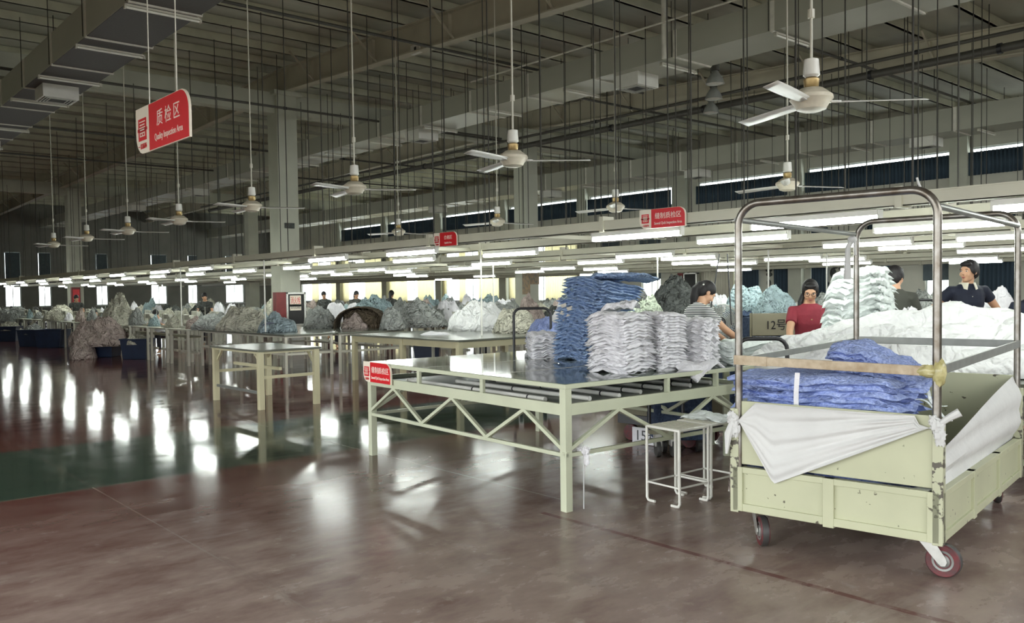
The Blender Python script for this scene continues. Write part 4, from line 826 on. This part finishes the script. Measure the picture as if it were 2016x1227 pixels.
    if hairdo == 'side':
        hball(hr, (0, .046, .082), (.060, .034, .026)); hball(hr, (.070, .0, .015), (.015, .040, .06)); hball(hr, (-.070, .0, .015), (.015, .040, .06)); hr.tube([hp(.06, -.05, -.06), hp(.09, .01, -.12), hp(.095, .05, -.19), hp(.09, .06, -.25)], [.034 * s, .034 * s, .030 * s, .010 * s], 10)
    if hairdo == 'short':
        hball(hr, (0, .050, .078), (.066, .038, .030)); hball(hr, (.070, .0, .015), (.016, .045, .05)); hball(hr, (-.070, .0, .015), (.016, .045, .05))
    if hairdo == 'bun': hball(hr, (0, -.10, .04), (.045, .04, .045))
    put('hair', remesh(hr, vox, 'hair', 'hair', 2), t)
    if extra == 'glasses':
        gm = MB()
        for sd in (1, -1): gm.tube([hp(sd * .033 + .023 * math.cos(a * .5236), .098, .004 + .017 * math.sin(a * .5236)) for a in range(12)], .0022 * s, 6, True); gm.tube([hp(sd * .056, .096, .006), hp(sd * .076, .0, .006)], .002 * s, 6)
        gm.tube([hp(-.011, .099, .006), hp(.011, .099, .006)], .002 * s, 6); gm.build('glasses', 'black', t, True)
        nk = MB().tube([up_(.055 * math.sin(a), .06 + .05 * math.cos(a) , 1.36 - .06 * (1 + math.cos(a)) / 1) for a in [R(-110 + 22 * k) for k in range(11)]], .0025, 5).ball(up_(0, .125, 1.225), .009, 8, 6).build('necklace', 'gold', t, True)
    if extra == 'collar':
        for sd in (1, -1): MB().sheet(lambda u, v: up_(sd * (.022 + .055 * u + .02 * v), .085 - .10 * u * u + .02 * v, 1.395 - .055 * v - .02 * (1 - u) * v), 6, 3, .008).build('collar', 'collar', t, True)
        bt = MB(); [bt.ball(up_(0, .128 - .003 * k, 1.25 - .07 * k), .006, 6, 5) for k in range(3)]; bt.build('buttons', 'collar', t)
    if extra == 'clip': c = MB(); c.ball(hp(.05, -.09, .03), .012, 8, 6); c.build('hair_clip', 'white', t, True)
    return t
FA = math.atan2(-fw.x, fw.y)              # rz that faces straight away from the camera
face = lambda d: FA - R(d)               # 0 away, 90 to the picture's right, 180 towards the camera
def gnd(x, D): p = at(x, 600, D); return (p.x, p.y, 0)
human('woman with a long black ponytail in a striped shirt, leaning over the white sheets', gnd(1347, 8.7), face(72), 1.60, .38, R(-8), .32, wr=(.12, .62, .93), wl=(-.14, .60, .93), shirt='stripes', hairdo='pony', vox=.0075, extra='clip')
human('woman with glasses and side ponytail in a maroon shirt, looking down at her work', gnd(1592, 8.8), face(188), 1.55, .08, R(-8), .36, wr=(.26, .40, .93), wl=(-.30, .34, .98), shirt='maroon', hairdo='side', vox=.0075, extra='glasses')
human('worker in an olive shirt with back turned, short black hair', gnd(1760, 9.6), face(35), 1.70, .06, R(-12), .05, wr=(.12, .38, 1.0), wl=(-.2, .36, 1.0), shirt='olive', hairdo='short', vox=.009, sleeve=.9)
human('smiling worker in a navy polo with cream collar, looking to the side', gnd(1904, 10.0), face(186), 1.76, .02, R(-58), .02, wr=(.26, .12, 1.0), wl=(-.27, .16, 1.0), shirt='navy', hairdo='short', vox=.0075, sleeve=.45, extra='collar')
human('black-haired worker bending forward, cut off by the right edge of the photo', gnd(2030, 8.9), face(200), 1.60, .35, 0, .5, shirt='navy', hairdo='bun', vox=.011)
# ------------------------------------------------------------------ work tables and cloth beyond the cart
leg_table('work_table', 'pale steel table under the broad white heap behind the cart', -3.85, -1.2, 6.85, 8.9, .78, 'tops', 'paint', .06, .03, .2, None, .06, 1)
bt = leg_table('work_table', 'pale table under the flat white sheets between the two women', 0, .84, 0, .64, .86, 'tops', 'paint', .05, .03, None, None, .06); q = at(1515, 640, 7.6); bt.rotation_euler.z = IR; bt.location = (q.x - .42 * math.cos(IR), q.y - .42 * math.sin(IR), 0)
stack('flat_sheet', 'sheet', 'flat white sheet in the low pile between the two women', tuple(at(1515, 640, 7.92).xy) + (.86,), IR, .84, .62, .03, 5, 'wht2', 'flat white sheets between the two women', jit=.02, seed=71)
p = at(1830, 690, 7.15); hz = heap(2.9, 1.35, .43, 12.4, 60, .45, 2.6)
o = hz.build('cloth_heap', 'heapw', None, 2); o.location = (p.x, p.y, .79); o.rotation_euler.z = IR - .12; tag(o, 'broad white cloth heap spread across the table behind the cart', 'cloth heap')
p = at(1985, 690, 6.9); pile('smaller white cloth heap at the right end of the table behind the cart', p.x, p.y, .79, 1.3, .9, .38, 'heapw', 15.2, IR, res=40)
p = at(1600, 700, 7.2); pile('soft white cloth mound sloping down at the left end of the broad heap', p.x, p.y, .79, 1.1, .8, .30, 'heapw', 19.2, IR, res=40)
p = at(1680, 660, 7.9)
stack('folded_towel', 'towel', 'folded white towel in the leaning stack behind the white heap', (p.x, p.y, .80), IR + .15, .52, .46, .047, 18, 'wht2', 'leaning stack of white towels', jit=.012, grow=lambda f: (1.12 - .2 * f - .35 * max(0, f - .8) / .2 * .6, 1, .05 * f, 0), tilt=lambda f: (-.06, -.04 - .10 * f), seed=81)
for i in range(7):
    pt = at(1728 + 2 * i - (i - 3) ** 2 * .8, 540 + 17 * i, 7.72); o = slab(.20, .22, .06, 90 + i).build('folded_towel', 'wht2', None, 2); o.location = pt; o.rotation_euler = (0, .5, IR + .4); tag(o, f'towel fanning out at the right of the towel stack, {nth(i + 1)} from the top', 'towel', 'towel edges on the right side of the stack')
# platform trolley handles in black tube
def trolley(lab, p, rz, w, h, lw=.8, deck=.25):
    t = thing('platform_trolley', lab, 'trolley', (p[0], p[1], 0), rz)
    pts = [(-w / 2, 0, deck)] + [(-w / 2, 0, h - .09)] + [(-w / 2 + .09 - .09 * math.cos(R(a)), 0, h - .09 + .09 * math.sin(R(a))) for a in (20, 45, 70, 90)] + [(w / 2 - .09 + .09 * math.sin(R(a)), 0, h - .09 + .09 * math.cos(R(a))) for a in (0, 20, 45, 70)] + [(w / 2, 0, h - .09), (w / 2, 0, deck)]
    MB().tube(pts, .017, 10).build('handle', 'black', t, True); MB().box(-w / 2, w / 2, -.02, lw, deck - .04, deck).build('deck', 'card', t, bev=.005)
    for x in (-w / 2 + .08, w / 2 - .08):
        for y in (.08, lw - .12): MB().lathe([(.03, -.02), (.07, -.018), (.075, 0), (.07, .018), (.03, .02)], (x, y, .075), 16, 'x').build('wheel', 'rubber', t, True); MB().box(x - .03, x + .03, y - .02, y + .02, .1, deck - .04).build('fork', 'zinc', t)
    return t
p = at(1500, 640, 6.78); trolley('platform trolley whose black tube handle shows just left of the blue bundle', (p.x, p.y), IR, .40, 1.10, .22)
p = at(1048, 640, 10.6); trolley('platform trolley with a black handle behind the left of the blue stack', (p.x, p.y), IR, .46, 1.29)
p = at(1310, 640, 7.6); trolley('platform trolley with a black handle beside the striped shirt woman', (p.x, p.y), IR, .30, 1.16, .13)
p = at(1302, 640, 10.8); trolley('platform trolley with a black handle under the dark grey heap', (p.x, p.y), IR, .5, 1.06, .25)
p = at(1802, 640, 11.2); trolley('platform trolley with a square black handle behind the olive shirt worker', (p.x, p.y), IR, .55, 1.32, .4)
def on_block(p, w, d, h, m, lab): # a filled cloth crate that carries a heap
    t = thing('cloth_crate', lab, 'crate', (p[0], p[1], 0), IR); MB().box(-w / 2, w / 2, -d / 2, d / 2, .12, h).build('crate_body', m, t, bev=.01)
    for x in (-w / 2 + .1, w / 2 - .1):
        for y in (-d / 2 + .1, d / 2 - .1): MB().lathe([(.03, -.02), (.06, -.02), (.06, .02), (.03, .02)], (x, y, .06), 12, 'x').build('wheel', 'rubber', t)
    return t
for px, py, D, w, d, h, m, sd, z, lab in ((1272, 620, 9.4, .55, .45, .38, 'palegreen', 21, .98, 'pale green cloth heap right of the top of the blue stack'), (1330, 620, 11.4, .85, .6, .62, 'dgrey', 22, .98, 'tall dark grey cloth heap behind the striped shirt woman'), (1255, 610, 12.5, .7, .6, .35, 'grey', 23, 1.05, 'dull grey-green cloth heap under the window, left of the dark grey heap'),
                                  (1526, 600, 9.66, .56, .42, .30, 'aqua', 24, 1.17, 'pale blue plastic-wrapped heap on the crate numbered twelve'), (1468, 590, 10.2, .5, .4, .28, 'aqua', 25, 1.225, 'pale blue cloth heap on the navy bundles'), (1335, 655, 8.0, .55, .5, .28, 'palegreen', 26, .86, 'pale green cloth heap behind the striped shirt woman'),
                                  (1838, 610, 12.0, .62, .5, .42, 'grey', 27, .95, 'grey cloth heap seen behind the right front cart post'), (1960, 610, 11.6, .62, .5, .40, 'wht', 28, .98, 'white cloth heap right of the navy polo worker'), (1650, 615, 9.7, .6, .5, .38, 'palegreen', 29, 1.0, 'pale greenish heap behind the maroon shirt woman'), (1795, 640, 9.4, .5, .5, .3, 'wht', 30, .93, 'small white cloth heap right of the olive shirt worker'), (1888, 615, 11.0, .5, .4, .40, 'wht', 31, 1.0, 'white cloth heap left of the navy polo worker')):
    p = at(px, py, D); sd not in (24, 25) and on_block((p.x, p.y), w * .95, d * .95, z, 'card' if sd % 2 else 'denim', f'crate on small wheels under the {lab[:40].split(",")[0].rsplit(" ", 1)[0] if len(lab) > 40 else lab}'); pile(lab, p.x, p.y, z, w, d, h, m, sd * 1.7, IR, fold=.6, res=46)
# numbered crate trolley and navy bundles
p = at(1530, 640, 9.4); t = thing('cloth_cart', 'brown panel cart stencilled 12号 beside the maroon shirt woman', 'cart', (p.x, p.y, 0), IR)
MB().box(-.28, .26, -.02, .0, .98, 1.225).build('upper_panel', 'card', t, bev=.003); MB().box(-.30, .28, -.03, .01, .40, .95).build('lower_panel', 'card', t, bev=.003)
for x in (-.29, .27): MB().tube([(x, 0, .1), (x, 0, 1.23)], .014, 8).build('post', 'card', t)
me = text_mesh('12号', .13, .002, .9); me.transform(Matrix.Translation((-.02, -.024, 1.09)) @ Matrix.Rotation(R(90), 4, 'X')); me.materials.append(M['black']); put('number_lettering', me, t)
MB().box(-.3, .28, 0, .46, .14, .18).build('deck', 'card', t); MB().box(-.26, .24, .03, .44, .18, 1.17).build('load_box', 'denim', t)
for x in (-.24, .22): MB().lathe([(.03, -.02), (.065, -.02), (.065, .02), (.03, .02)], (x, .06, .065), 14, 'x').build('wheel', 'rubber', t)
p = at(1464, 650, 10.2); on_block((p.x, p.y), .56, .46, .70, 'denim', 'dark crate on wheels under the navy bundles left of the numbered cart'); stack('folded_navy_bundle', 'bundle', 'folded navy cloth bundle left of the numbered cart', (p.x, p.y, .70), IR, .58, .46, .065, 8, 'denim', 'navy bundles left of the numbered cart', seed=101)
# pedestal fan with a grey guard
p = at(1424, 633, 9.3); t = thing('pedestal_fan', 'grey round pedestal fan with a dark hub, right of the striped shirt woman', 'fan', (p.x, p.y, 0), IR - .35)
mb = MB()
for k in range(9): mb.tube([((.07 + .024 * k) * math.cos(a * .2618), -.06 + .002 * k * k * .4, 1.135 + (.07 + .024 * k) * math.sin(a * .2618)) for a in range(24)], .0065, 5, True)
for k in range(40): a = k * math.pi / 20; mb.tube([(.07 * math.cos(a), -.06, 1.135 + .07 * math.sin(a)), (.265 * math.cos(a), -.03, 1.135 + .265 * math.sin(a))], .004, 4)
mb.build('guard', 'navyfan', t); MB().lathe([(.085, -.075), (.085, -.05), (.02, -.05)], (0, 0, 1.135), 20, 'y').build('hub', 'black', t)
mb = MB(); [mb.bar((0, -.085, 1.135), (.06 * math.cos(k * 1.2566 + .3), -.085, 1.135 + .06 * math.sin(k * 1.2566 + .3)), .018, .01, (0, 1, 0)) for k in range(5)]; mb.build('emblem', 'navyfan', t)
for k in range(4):
    a = k * math.pi / 2 + .4; MB().sheet(lambda u, v: ((.05 + .19 * u) * math.cos(a + .9 * (v - .5)), -.015 + .03 * (v - .5), 1.135 + (.05 + .19 * u) * math.sin(a + .9 * (v - .5))), 4, 5, .004).build('blade', 'navyfan', t, True)
MB().tube([(.27 * math.cos(a * .19635), .01, 1.135 + .27 * math.sin(a * .19635)) for a in range(32)], .012, 8, True).build('rim', 'navyfan', t, True); MB().lathe([(.07, .03), (.08, .14), (.03, .15)], (0, 0, 1.135), 16, 'y').build('motor', 'navyfan', t, True)
MB().tube([(0, .08, 1.12), (0, .08, .04)], .02, 10).build('pole', 'navyfan', t); MB().lathe([(.22, 0), (.22, .03), (.05, .05)], (0, .08, 0), 24).build('base', 'navyfan', t)
for ch in t.children:
    if not ch.name.startswith(('pole', 'base')): ch.data.transform(Matrix.Translation((0, 0, 1.135)) @ Matrix.Scale(.72, 4) @ Matrix.Translation((0, 0, -1.135)))
t.rotation_euler.z = IR - .85
for i, (x, x2) in enumerate(((1416, 1394), (1432, 1440))):
    a, b = at(x, 500, 8.9), at(x2, 640, 8.9); o = MB().tube([a, a.lerp(b, .35) + Vector((0, 0, -.02)), b], .007, 6).build('power_cord', 'black', None, True); tag(o, ('left' if i == 0 else 'right') + '-hand black cord hanging from the troughs in front of the pedestal fan', 'cord')
# cart number fifteen, seen under the inspection table
p = atz(1222, 865, 0); t = thing('cloth_cart', 'low olive cart with dark chassis seen under the inspection table', 'cart', (p.x, p.y, 0), R(6))
MB().box(0, .9, 0, .45, .26, .62).build('cart_body', 'card', t, bev=.005); MB().box(-.02, .92, -.02, .47, .17, .26).build('chassis', 'black', t); MB().box(.42, .46, -.012, 0, .27, .45).build('latch', 'zinc', t)
for x in (.12, .78):
    for y in (.02, .42): MB().lathe([(.03, -.025), (.08, -.022), (.085, 0), (.08, .022), (.03, .025)], (x, y, .085), 18, 'y').build('wheel', 'tyre', t, True)
t = thing('number_board', 'white board lettered 15号 standing under the olive cart', 'board', (p.x + .24, p.y - .10, 0), R(6)); MB().box(0, .36, 0, .012, .005, .165).build('board', 'wht', t)
me = text_mesh('15号', .14, .001, 1.0); me.transform(Matrix.Translation((.17, -.002, .085)) @ Matrix.Rotation(R(90), 4, 'X')); me.materials.append(M['black']); put('number_lettering', me, t)
for x, y, w, m, sd, lab in ((1405, 800, .5, 'wht', 41, 'white cloth heap on the low olive cart under the table'),): q = atz(1330, 820, .62); pile(lab, p.x + .5, p.y + .22, .62, .7, .4, .2, m, sd, 0)

# ------------------------------------------------------------------ sewing lines
tab = MB().box(0, 1.12, 0, .56, .75, .78).mesh('table_top', 'machine'); tleg = MB().box(-.025, .025, -.025, .025, 0, .75).mesh('leg', 'offwhite'); tbar = MB().box(.05, 1.07, .26, .30, .24, .29).mesh('stretcher', 'offwhite'); ttro = MB().box(.05, 1.07, .1, .5, .60, .62).mesh('under_tray', 'card')
far_tab = MB().box(0, 1.12, 0, .56, .75, .78).box(.03, .08, .03, .08, 0, .75).box(1.04, 1.09, .03, .08, 0, .75).box(.03, .08, .48, .53, 0, .75).box(1.04, 1.09, .48, .53, 0, .75).box(.05, 1.07, .26, .30, .24, .29).mesh('sewing_table', 'machine')
mb = MB().box(0, .46, 0, .17, 0, .05).box(.33, .46, .03, .14, .05, .26).box(.02, .40, .04, .13, .20, .30).box(.0, .09, .03, .14, .13, .31).lathe([(.05, 0), (.06, .01), (.05, .03)], (.46, .085, .24), 12, 'x').tube([(.04, .085, .13), (.04, .085, .05)], .006, 6); mach = mb.mesh('machine_body', 'machine')
stand = MB().tube([(0, 0, 0), (0, 0, .42)], .006, 6).bar((-.09, 0, .42), (.09, 0, .42), .012, .012).mesh('thread_stand', 'zinc'); cone = MB().lathe([(.035, 0), (.034, .01), (.012, .13), (.008, .14)], n=10).mesh('thread_cone', 'thread', True)
far_mach = MB(); far_mach.box(0, .46, 0, .17, 0, .05).box(.33, .46, .03, .14, .05, .26).box(.02, .40, .04, .13, .20, .30).box(.0, .09, .03, .14, .13, .31).tube([(.55, .2, 0), (.55, .2, .42)], .006, 5).lathe([(.035, 0), (.012, .13)], (.62, .2, 0), 8).lathe([(.035, 0), (.012, .13)], (.5, .22, 0), 8); far_mach = far_mach.mesh('sewing_machine', 'machine')
LINES = [(6.75, 7.05, 17, -19.4), (8.55, 8.75, 12, -19.8), (11.0, 11.3, 15, -9.6), (12.7, 12.9, 14, -9.9), (15.2, 15.4, 13, -9.2), (17.1, 17.3, 12, -9.6), (20.2, 20.4, 10, -10.5), (22.6, 22.8, 9, -11)]
CL = ['grey', 'wht', 'cream', 'grey', 'aqua', 'wht', 'grey', 'pink', 'cream', 'dgrey']; heap_mesh = {}
CN = dict(grey='grey', wht='white', cream='cream', aqua='pale blue', pink='pinkish', dgrey='dark grey', palegreen='pale green')
for i, c in enumerate(('grey', 'wht', 'cream', 'aqua', 'pink', 'dgrey', 'palegreen')):
    heap_mesh[c] = [heap(1, .6, .45, 30 + i * 3 + k, 34, .6).mesh('cloth_heap', c, 2) for k in range(2)]
random.seed(11); cnt = {}
for li, (y0, yc, n, xs) in enumerate(LINES):
    nm = f'the {nth(li + 1)} sewing line'
    for i in range(n):
        x = xs - 1.28 * i * (1 if li < 2 else 1.5)
        if any(abs(x + .5 - cx_) < 1.5 and abs(y0 + .28 - cy_) < .75 for cx_, cy_ in ((-22.4, 11.1), (-22.4, 20.3), (-46.1, 11.6), (-46.1, 20.8))): continue
        if li == 0 and i < 8:
            t = thing('sewing_table', f'sewing table in {nm}, {nth(i + 1)} from its near end', 'table', (x, y0, 0), 0, f'tables in {nm}'); put('table_top', tab, t); put('stretcher', tbar, t); put('under_tray', ttro, t)
            for lx in (.05, 1.07):
                for ly in (.05, .51): put('leg', tleg, t, (lx, ly, 0))
        else: tag(put('sewing_table', far_tab, None, (x, y0, 0)), f'sewing table in {nm}, {nth(i + 1)} from its near end', 'table', f'tables in {nm}')
        if li == 0 and i < 8:
            s = thing('sewing_machine', f'cream sewing machine in {nm}, {nth(i + 1)} from its near end', 'sewing machine', (x + .25, y0 + .2, .78), 0, f'machines in {nm}'); put('machine_body', mach, s); q = put('thread_stand', stand, s, (.58, .15, 0))
            for dx in (-.08, .08): put('thread_cone', cone, q, (dx, 0, .0))
        elif li < 4 or i % 2 == 0: tag(put('sewing_machine', far_mach, None, (x + .25, y0 + .2, .78)), f'cream sewing machine in {nm}, {nth(i + 1)} from its near end', 'sewing machine', f'machines in {nm}')
        for k in range(1 if li in (0, 1) else 2):
            c = random.choice(CL[:4] if li > 4 else CL); m = heap_mesh[c][random.randrange(2)]; g = (nm, c); cnt[g] = cnt.get(g, 0) + 1
            sc = random.uniform(.6, 1.1) if li < 2 else random.uniform(.9, 1.4)
            o = put('cloth_heap', m, None, (x + (.80 if li < 2 else .25 + .85 * k), y0 + .30, .78), random.uniform(-.4, .4)); o.scale = (sc * (.62 if li < 2 else .75), sc * .6, sc * random.uniform(.55, .95))
            tag(o, f'{CN[c]} cloth heap on {nm}, {nth(cnt[g])} such from its near end', 'cloth heap', f'{CN[c]} heaps along {nm}')
# bins and cloth along the aisle edge of the first line
def bin_(px, py, w, h, lab, m=None, sd=1, spill=None):
    p = atz(px, py, 0); t = thing('storage_bin', lab, 'bin', p, IR); k = w / 2
    MB().add([(sx * k * f, sy * k * .8 * f, z) for f, z in ((.86, 0), (1, h), (1.06, h), (1.06, h + .03), (.95, h + .03), (.80, .04)) for sx, sy in ((-1, -1), (1, -1), (1, 1), (-1, 1))], [(i * 4 + j, i * 4 + (j + 1) % 4, (i + 1) * 4 + (j + 1) % 4, (i + 1) * 4 + j) for i in range(5) for j in range(4)] + [(3, 2, 1, 0), (20, 21, 22, 23)]).build('bin_body', 'bin', t, bev=.01)
    if m: pile(f'{m[1]} filling the {lab}', p.x, p.y, h * .75, w * (1.0 if not spill else 1.9), w * .8, h * (.55 if not spill else .9), m[0], sd, IR, fold=.6, cat='cloth heap')
bin_(204, 702, .74, .50, 'navy bin overflowing with pinkish cloth', ('pink', 'pinkish cloth'), 51, True)
bin_(272, 706, .64, .46, 'navy bin right of the overflowing one', ('cream', 'cream cloth'), 52)
bin_(105, 684, .8, .52, 'navy bin third from the overflowing corner, beside the red box column', None)
bin_(66, 682, .7, .5, 'navy bin near the left edge, fourth along the aisle', ('grey', 'grey cloth'), 54)
bin_(20, 672, .8, .5, 'navy bin at the left edge of the photo', ('cream', 'pale cloth'), 55)
bin_(842, 706, .62, .42, 'navy bin standing under the big cream table', None)
for px, w, h, z, c, sd, D, lab in ((193, 1.55, .62, .28, 'pink', 61, 21.3, 'big pinkish white cloth heap spilling off the first sewing line'), (234, .85, .72, .72, 'cream', 62, 21.6, 'tall cream cloth draped over the first sewing line'), (28, 1.5, .45, .62, 'grey', 63, 31, 'grey white cloth hanging off the sewing line at the left edge'), (118, 1.05, .40, .78, 'cream', 64, 27, 'pale cloth hanging off the sewing line left of the pinkish heap'), (160, .55, .46, 0, 'pink', 65, 20.9, 'small pinkish cloth trailing on the floor beside the overflowing bin')):
    p = at(px, 620, D); pile(lab, p.x, p.y, z, w, .8, h, c, sd, IR, fold=.7, res=50)
for px, py, D, w, h, c, sd, lab in ((480, 640, 17.5, 1.2, .42, 'cream', 71, 'cream cloth heap left of the hydrant cabinet'), (420, 640, 18.5, 1.0, .30, 'grey', 72, 'grey cloth heap with dark folds near the thread stands'), (630, 632, 18.2, .75, .40, 'grey', 73, 'grey cloth heap right of the hydrant cabinet'), (735, 608, 19.0, 1.1, .62, 'aqua', 74, 'pale blue draped cloth behind the brown domed bundle'), (820, 625, 18.0, 1.3, .5, 'grey', 75, 'grey cloth heap right of the brown bundle'), (880, 610, 19.0, 1.3, .5, 'grey', 76, 'grey cloth heap above the blue bag'), (960, 600, 20.0, 1.4, .55, 'aqua', 77, 'pale blue cloth heap left of the poster column'), (980, 615, 17.0, 1.0, .45, 'grey', 78, 'grey cloth heap just left of the poster column'), (772, 634, 17.0, .5, .40, 'grey', 79, 'patterned grey cloth beside the brown domed bundle'), (1075, 622, 10.9, .5, .24, 'cobalt', 80, 'lilac blue cloth heap on the trolley left of the blue stack')):
    p = at(px, py, D); pile(lab, p.x, p.y, .78 if D > 11 else .9, w, .8, h, c, sd, IR, fold=.6, res=46)
# ------------------------------------------------------------------ workers far back
protos = [human('worker bending over a machine at the far sewing line', (0, 0, 0), 0, 1.56, .45, .1, .5, wr=(.1, .42, .85), wl=(-.1, .42, .85), shirt='wht', hairdo='bun', vox=.02, seated=True),
          human('worker in dark clothes standing beside the red box column', (0, 0, 0), 0, 1.58, .25, .2, .3, wr=(.12, .42, .95), wl=(-.12, .42, .95), shirt='dgrey', hairdo='pony', vox=.02)]
kids = [list(p.children) for p in protos]
WK = [(150, 600, 22.6, 1, 150, 'dark-clothed worker with bun standing in front of the column with the red box'), (130, 612, 22.0, 0, 70, 'black-haired worker bending low left of the red box column'), (200, 612, 22.5, 0, 200, 'black-haired worker bent over just right of the red box column'), (232, 605, 24, 0, 190, 'black-haired worker behind the tall draped cloth'), (315, 600, 24, 0, 180, 'worker behind the thread stands, facing this way'), (405, 590, 26, 1, 170, 'worker at the second line above the dark folded cloth'), (62, 600, 30, 0, 120, 'white-clothed worker under the second left wall window'), (30, 600, 32, 0, 140, 'white-clothed worker under the first left wall window'), (10, 605, 29, 0, 90, 'worker at the left edge of the photo'), (88, 600, 31, 0, 240, 'dark-haired worker left of the red box column'),
      (640, 590, 27, 1, 180, 'worker in front of the first bright window right of the cabinet'), (700, 590, 26, 1, 160, 'worker in front of the second bright window right of the cabinet'), (765, 580, 24, 1, 20, 'worker standing left of the small pillar, behind the brown bundle'), (905, 595, 21, 0, 200, 'bent worker left of the glowing white heap top'), (945, 598, 20, 0, 170, 'bent worker right of the glowing white heap top'), (660, 600, 24, 0, 150, 'bent worker between the bright windows')]
for i, (px, py, D, k, fd, lab) in enumerate(WK):
    d = at(px, py, 1) - Vector((0, 0, EYE)); D = min((y / d.y for y in (7.95, 9.85, 12.1, 14.1, 16.5, 18.6)), key=lambda q: abs(q - D)); p = at(px, py, D); z = p.z - (1.45 if k else 1.02)
    loc = (p.x, p.y, 0 if abs(z) < .5 else 0)
    if k not in cnt: cnt[k] = 1; protos[k].location = loc; protos[k].rotation_euler.z = face(fd); protos[k]['label'] = lab
    else: dup(protos[k], loc, face(fd), lab, kids=kids[k])
# ------------------------------------------------------------------ hydrant cabinets, posters, things on the columns
def cabinet(lab, x, y, w, h, z, cn1, cn2, red=True, rz=0):
    t = thing('hydrant_cabinet', lab, 'cabinet', (x, y, 0), rz)
    # faces +x (towards the camera)
    fb = MB().box(0, .20, -w / 2, w / 2, z, z + .06).box(0, .2, -w / 2, w / 2, z + h - .06, z + h).box(0, .2, -w / 2, -w / 2 + .06, z, z + h).box(0, .2, w / 2 - .06, w / 2, z, z + h); fb.build('frame', 'zinc', t, bev=.006)
    MB().box(.02, .17, -w / 2 + .06, w / 2 - .06, z + .06, z + h - .06).build('dark_glass_door', 'dark', t); MB().box(.0, .18, -w / 2, w / 2, 0, z).build('plinth', 'zinc', t)
    rot = Matrix.Rotation(R(90), 4, 'Z') @ Matrix.Rotation(R(90), 4, 'X')
    for cn, zz, hh, m in ((cn1, z + h * .74, .22, 'red'), (cn2, z + h * .55, .12, 'black')):
        if not cn: continue
        o = MB().box(.17, .176, -w * .30, w * .26, zz - hh * .7, zz + hh * .7).build('notice', 'signw', t); me = text_mesh(cn, hh, .001, 1); wd = max(v.co.x for v in me.vertices) - min(v.co.x for v in me.vertices); me.transform(Matrix.Translation((.1775, -w * .02, zz)) @ rot @ Matrix.Diagonal((min(1, w * .5 / wd), 1, 1, 1))); me.materials.append(M[m]); put('lettering', me, o)
    if red: MB().box(0, .21, -w / 2 - .30, -w / 2 - .01, z, z + h).build('red_side_panel', 'darkred', t)
    return t
cabinet('silver-framed hydrant cabinet with red panel against the nearest column', -22.08, 11.15, .60, .95, .62, '消火栓', '请勿挡消防')
cabinet('dark cabinet with a red panel on the right wall behind the striped shirt woman', -22.3, 29.72, .7, 1.3, .9, '', '', True, R(-90))
t = thing('hydrant_box', 'red box fixed beside the left column', 'box', (-45.8, 11.6, 0)); MB().box(0, .2, -.30, .1, .6, 2.0).build('box_body', 'darkred', t); MB().box(.2, .21, -.25, .05, .7, 1.9).build('door', 'red', t)
o = MB().box(-22.098, -22.08, 20.02, 20.6, 1.75, 2.75).build('poster', 'poster', None); o.location = (0, 0, 0); tag(o, 'brown picture poster on the right-hand column face', 'poster')
o = MB().box(-22.3, -21.9, 19.99, 20.0, 1.4, 2.9).build('poster', 'poster', None); tag(o, 'brown poster on the near side of the column beside the blue stack', 'poster')
o = MB().box(-22.3, -21.85, 19.985, 19.998, .75, 1.3).build('notice', 'grille', None); tag(o, 'grey notice below the brown poster on the column', 'notice')
me = text_mesh('安全生产', .16, .002); me.transform(Matrix.Translation((-22.09, 11.1, 2.42)) @ Matrix.Rotation(R(90), 4, 'Z') @ Matrix.Rotation(R(90), 4, 'X')); me.materials.append(M['darkred']); o = put('wall_lettering', me); tag(o, 'faint red characters painted above the hydrant cabinet', 'lettering')
o = MB().box(-22.09, -22.08, 10.95, 11.25, 3.35, 3.5).build('stain_patch', 'dgrey', None); tag(o, 'dark torn patch high on the nearest column', 'patch')
# ink wall paintings between the curtains
for i, (px, w) in enumerate(((1512, .5), (1565, .4), (1640, .6))):
    d = at(px, 555, 1) - Vector((0, 0, EYE)); k = 29.9 / d.y; x = d.x * k
    mb = MB(); random.seed(i)
    for j in range(7): mb.ball((x + random.uniform(-w, w) / 2, 29.985, 1.6 + random.uniform(0, 1.1)), (random.uniform(.05, .16), .008, random.uniform(.05, .2)), 8, 6)
    o = mb.build('ink_painting', 'dgrey', None); tag(o, f'dark ink splashes painted on the right wall, {nth(i + 1)} from the left', 'wall painting')
t = cartedge = None
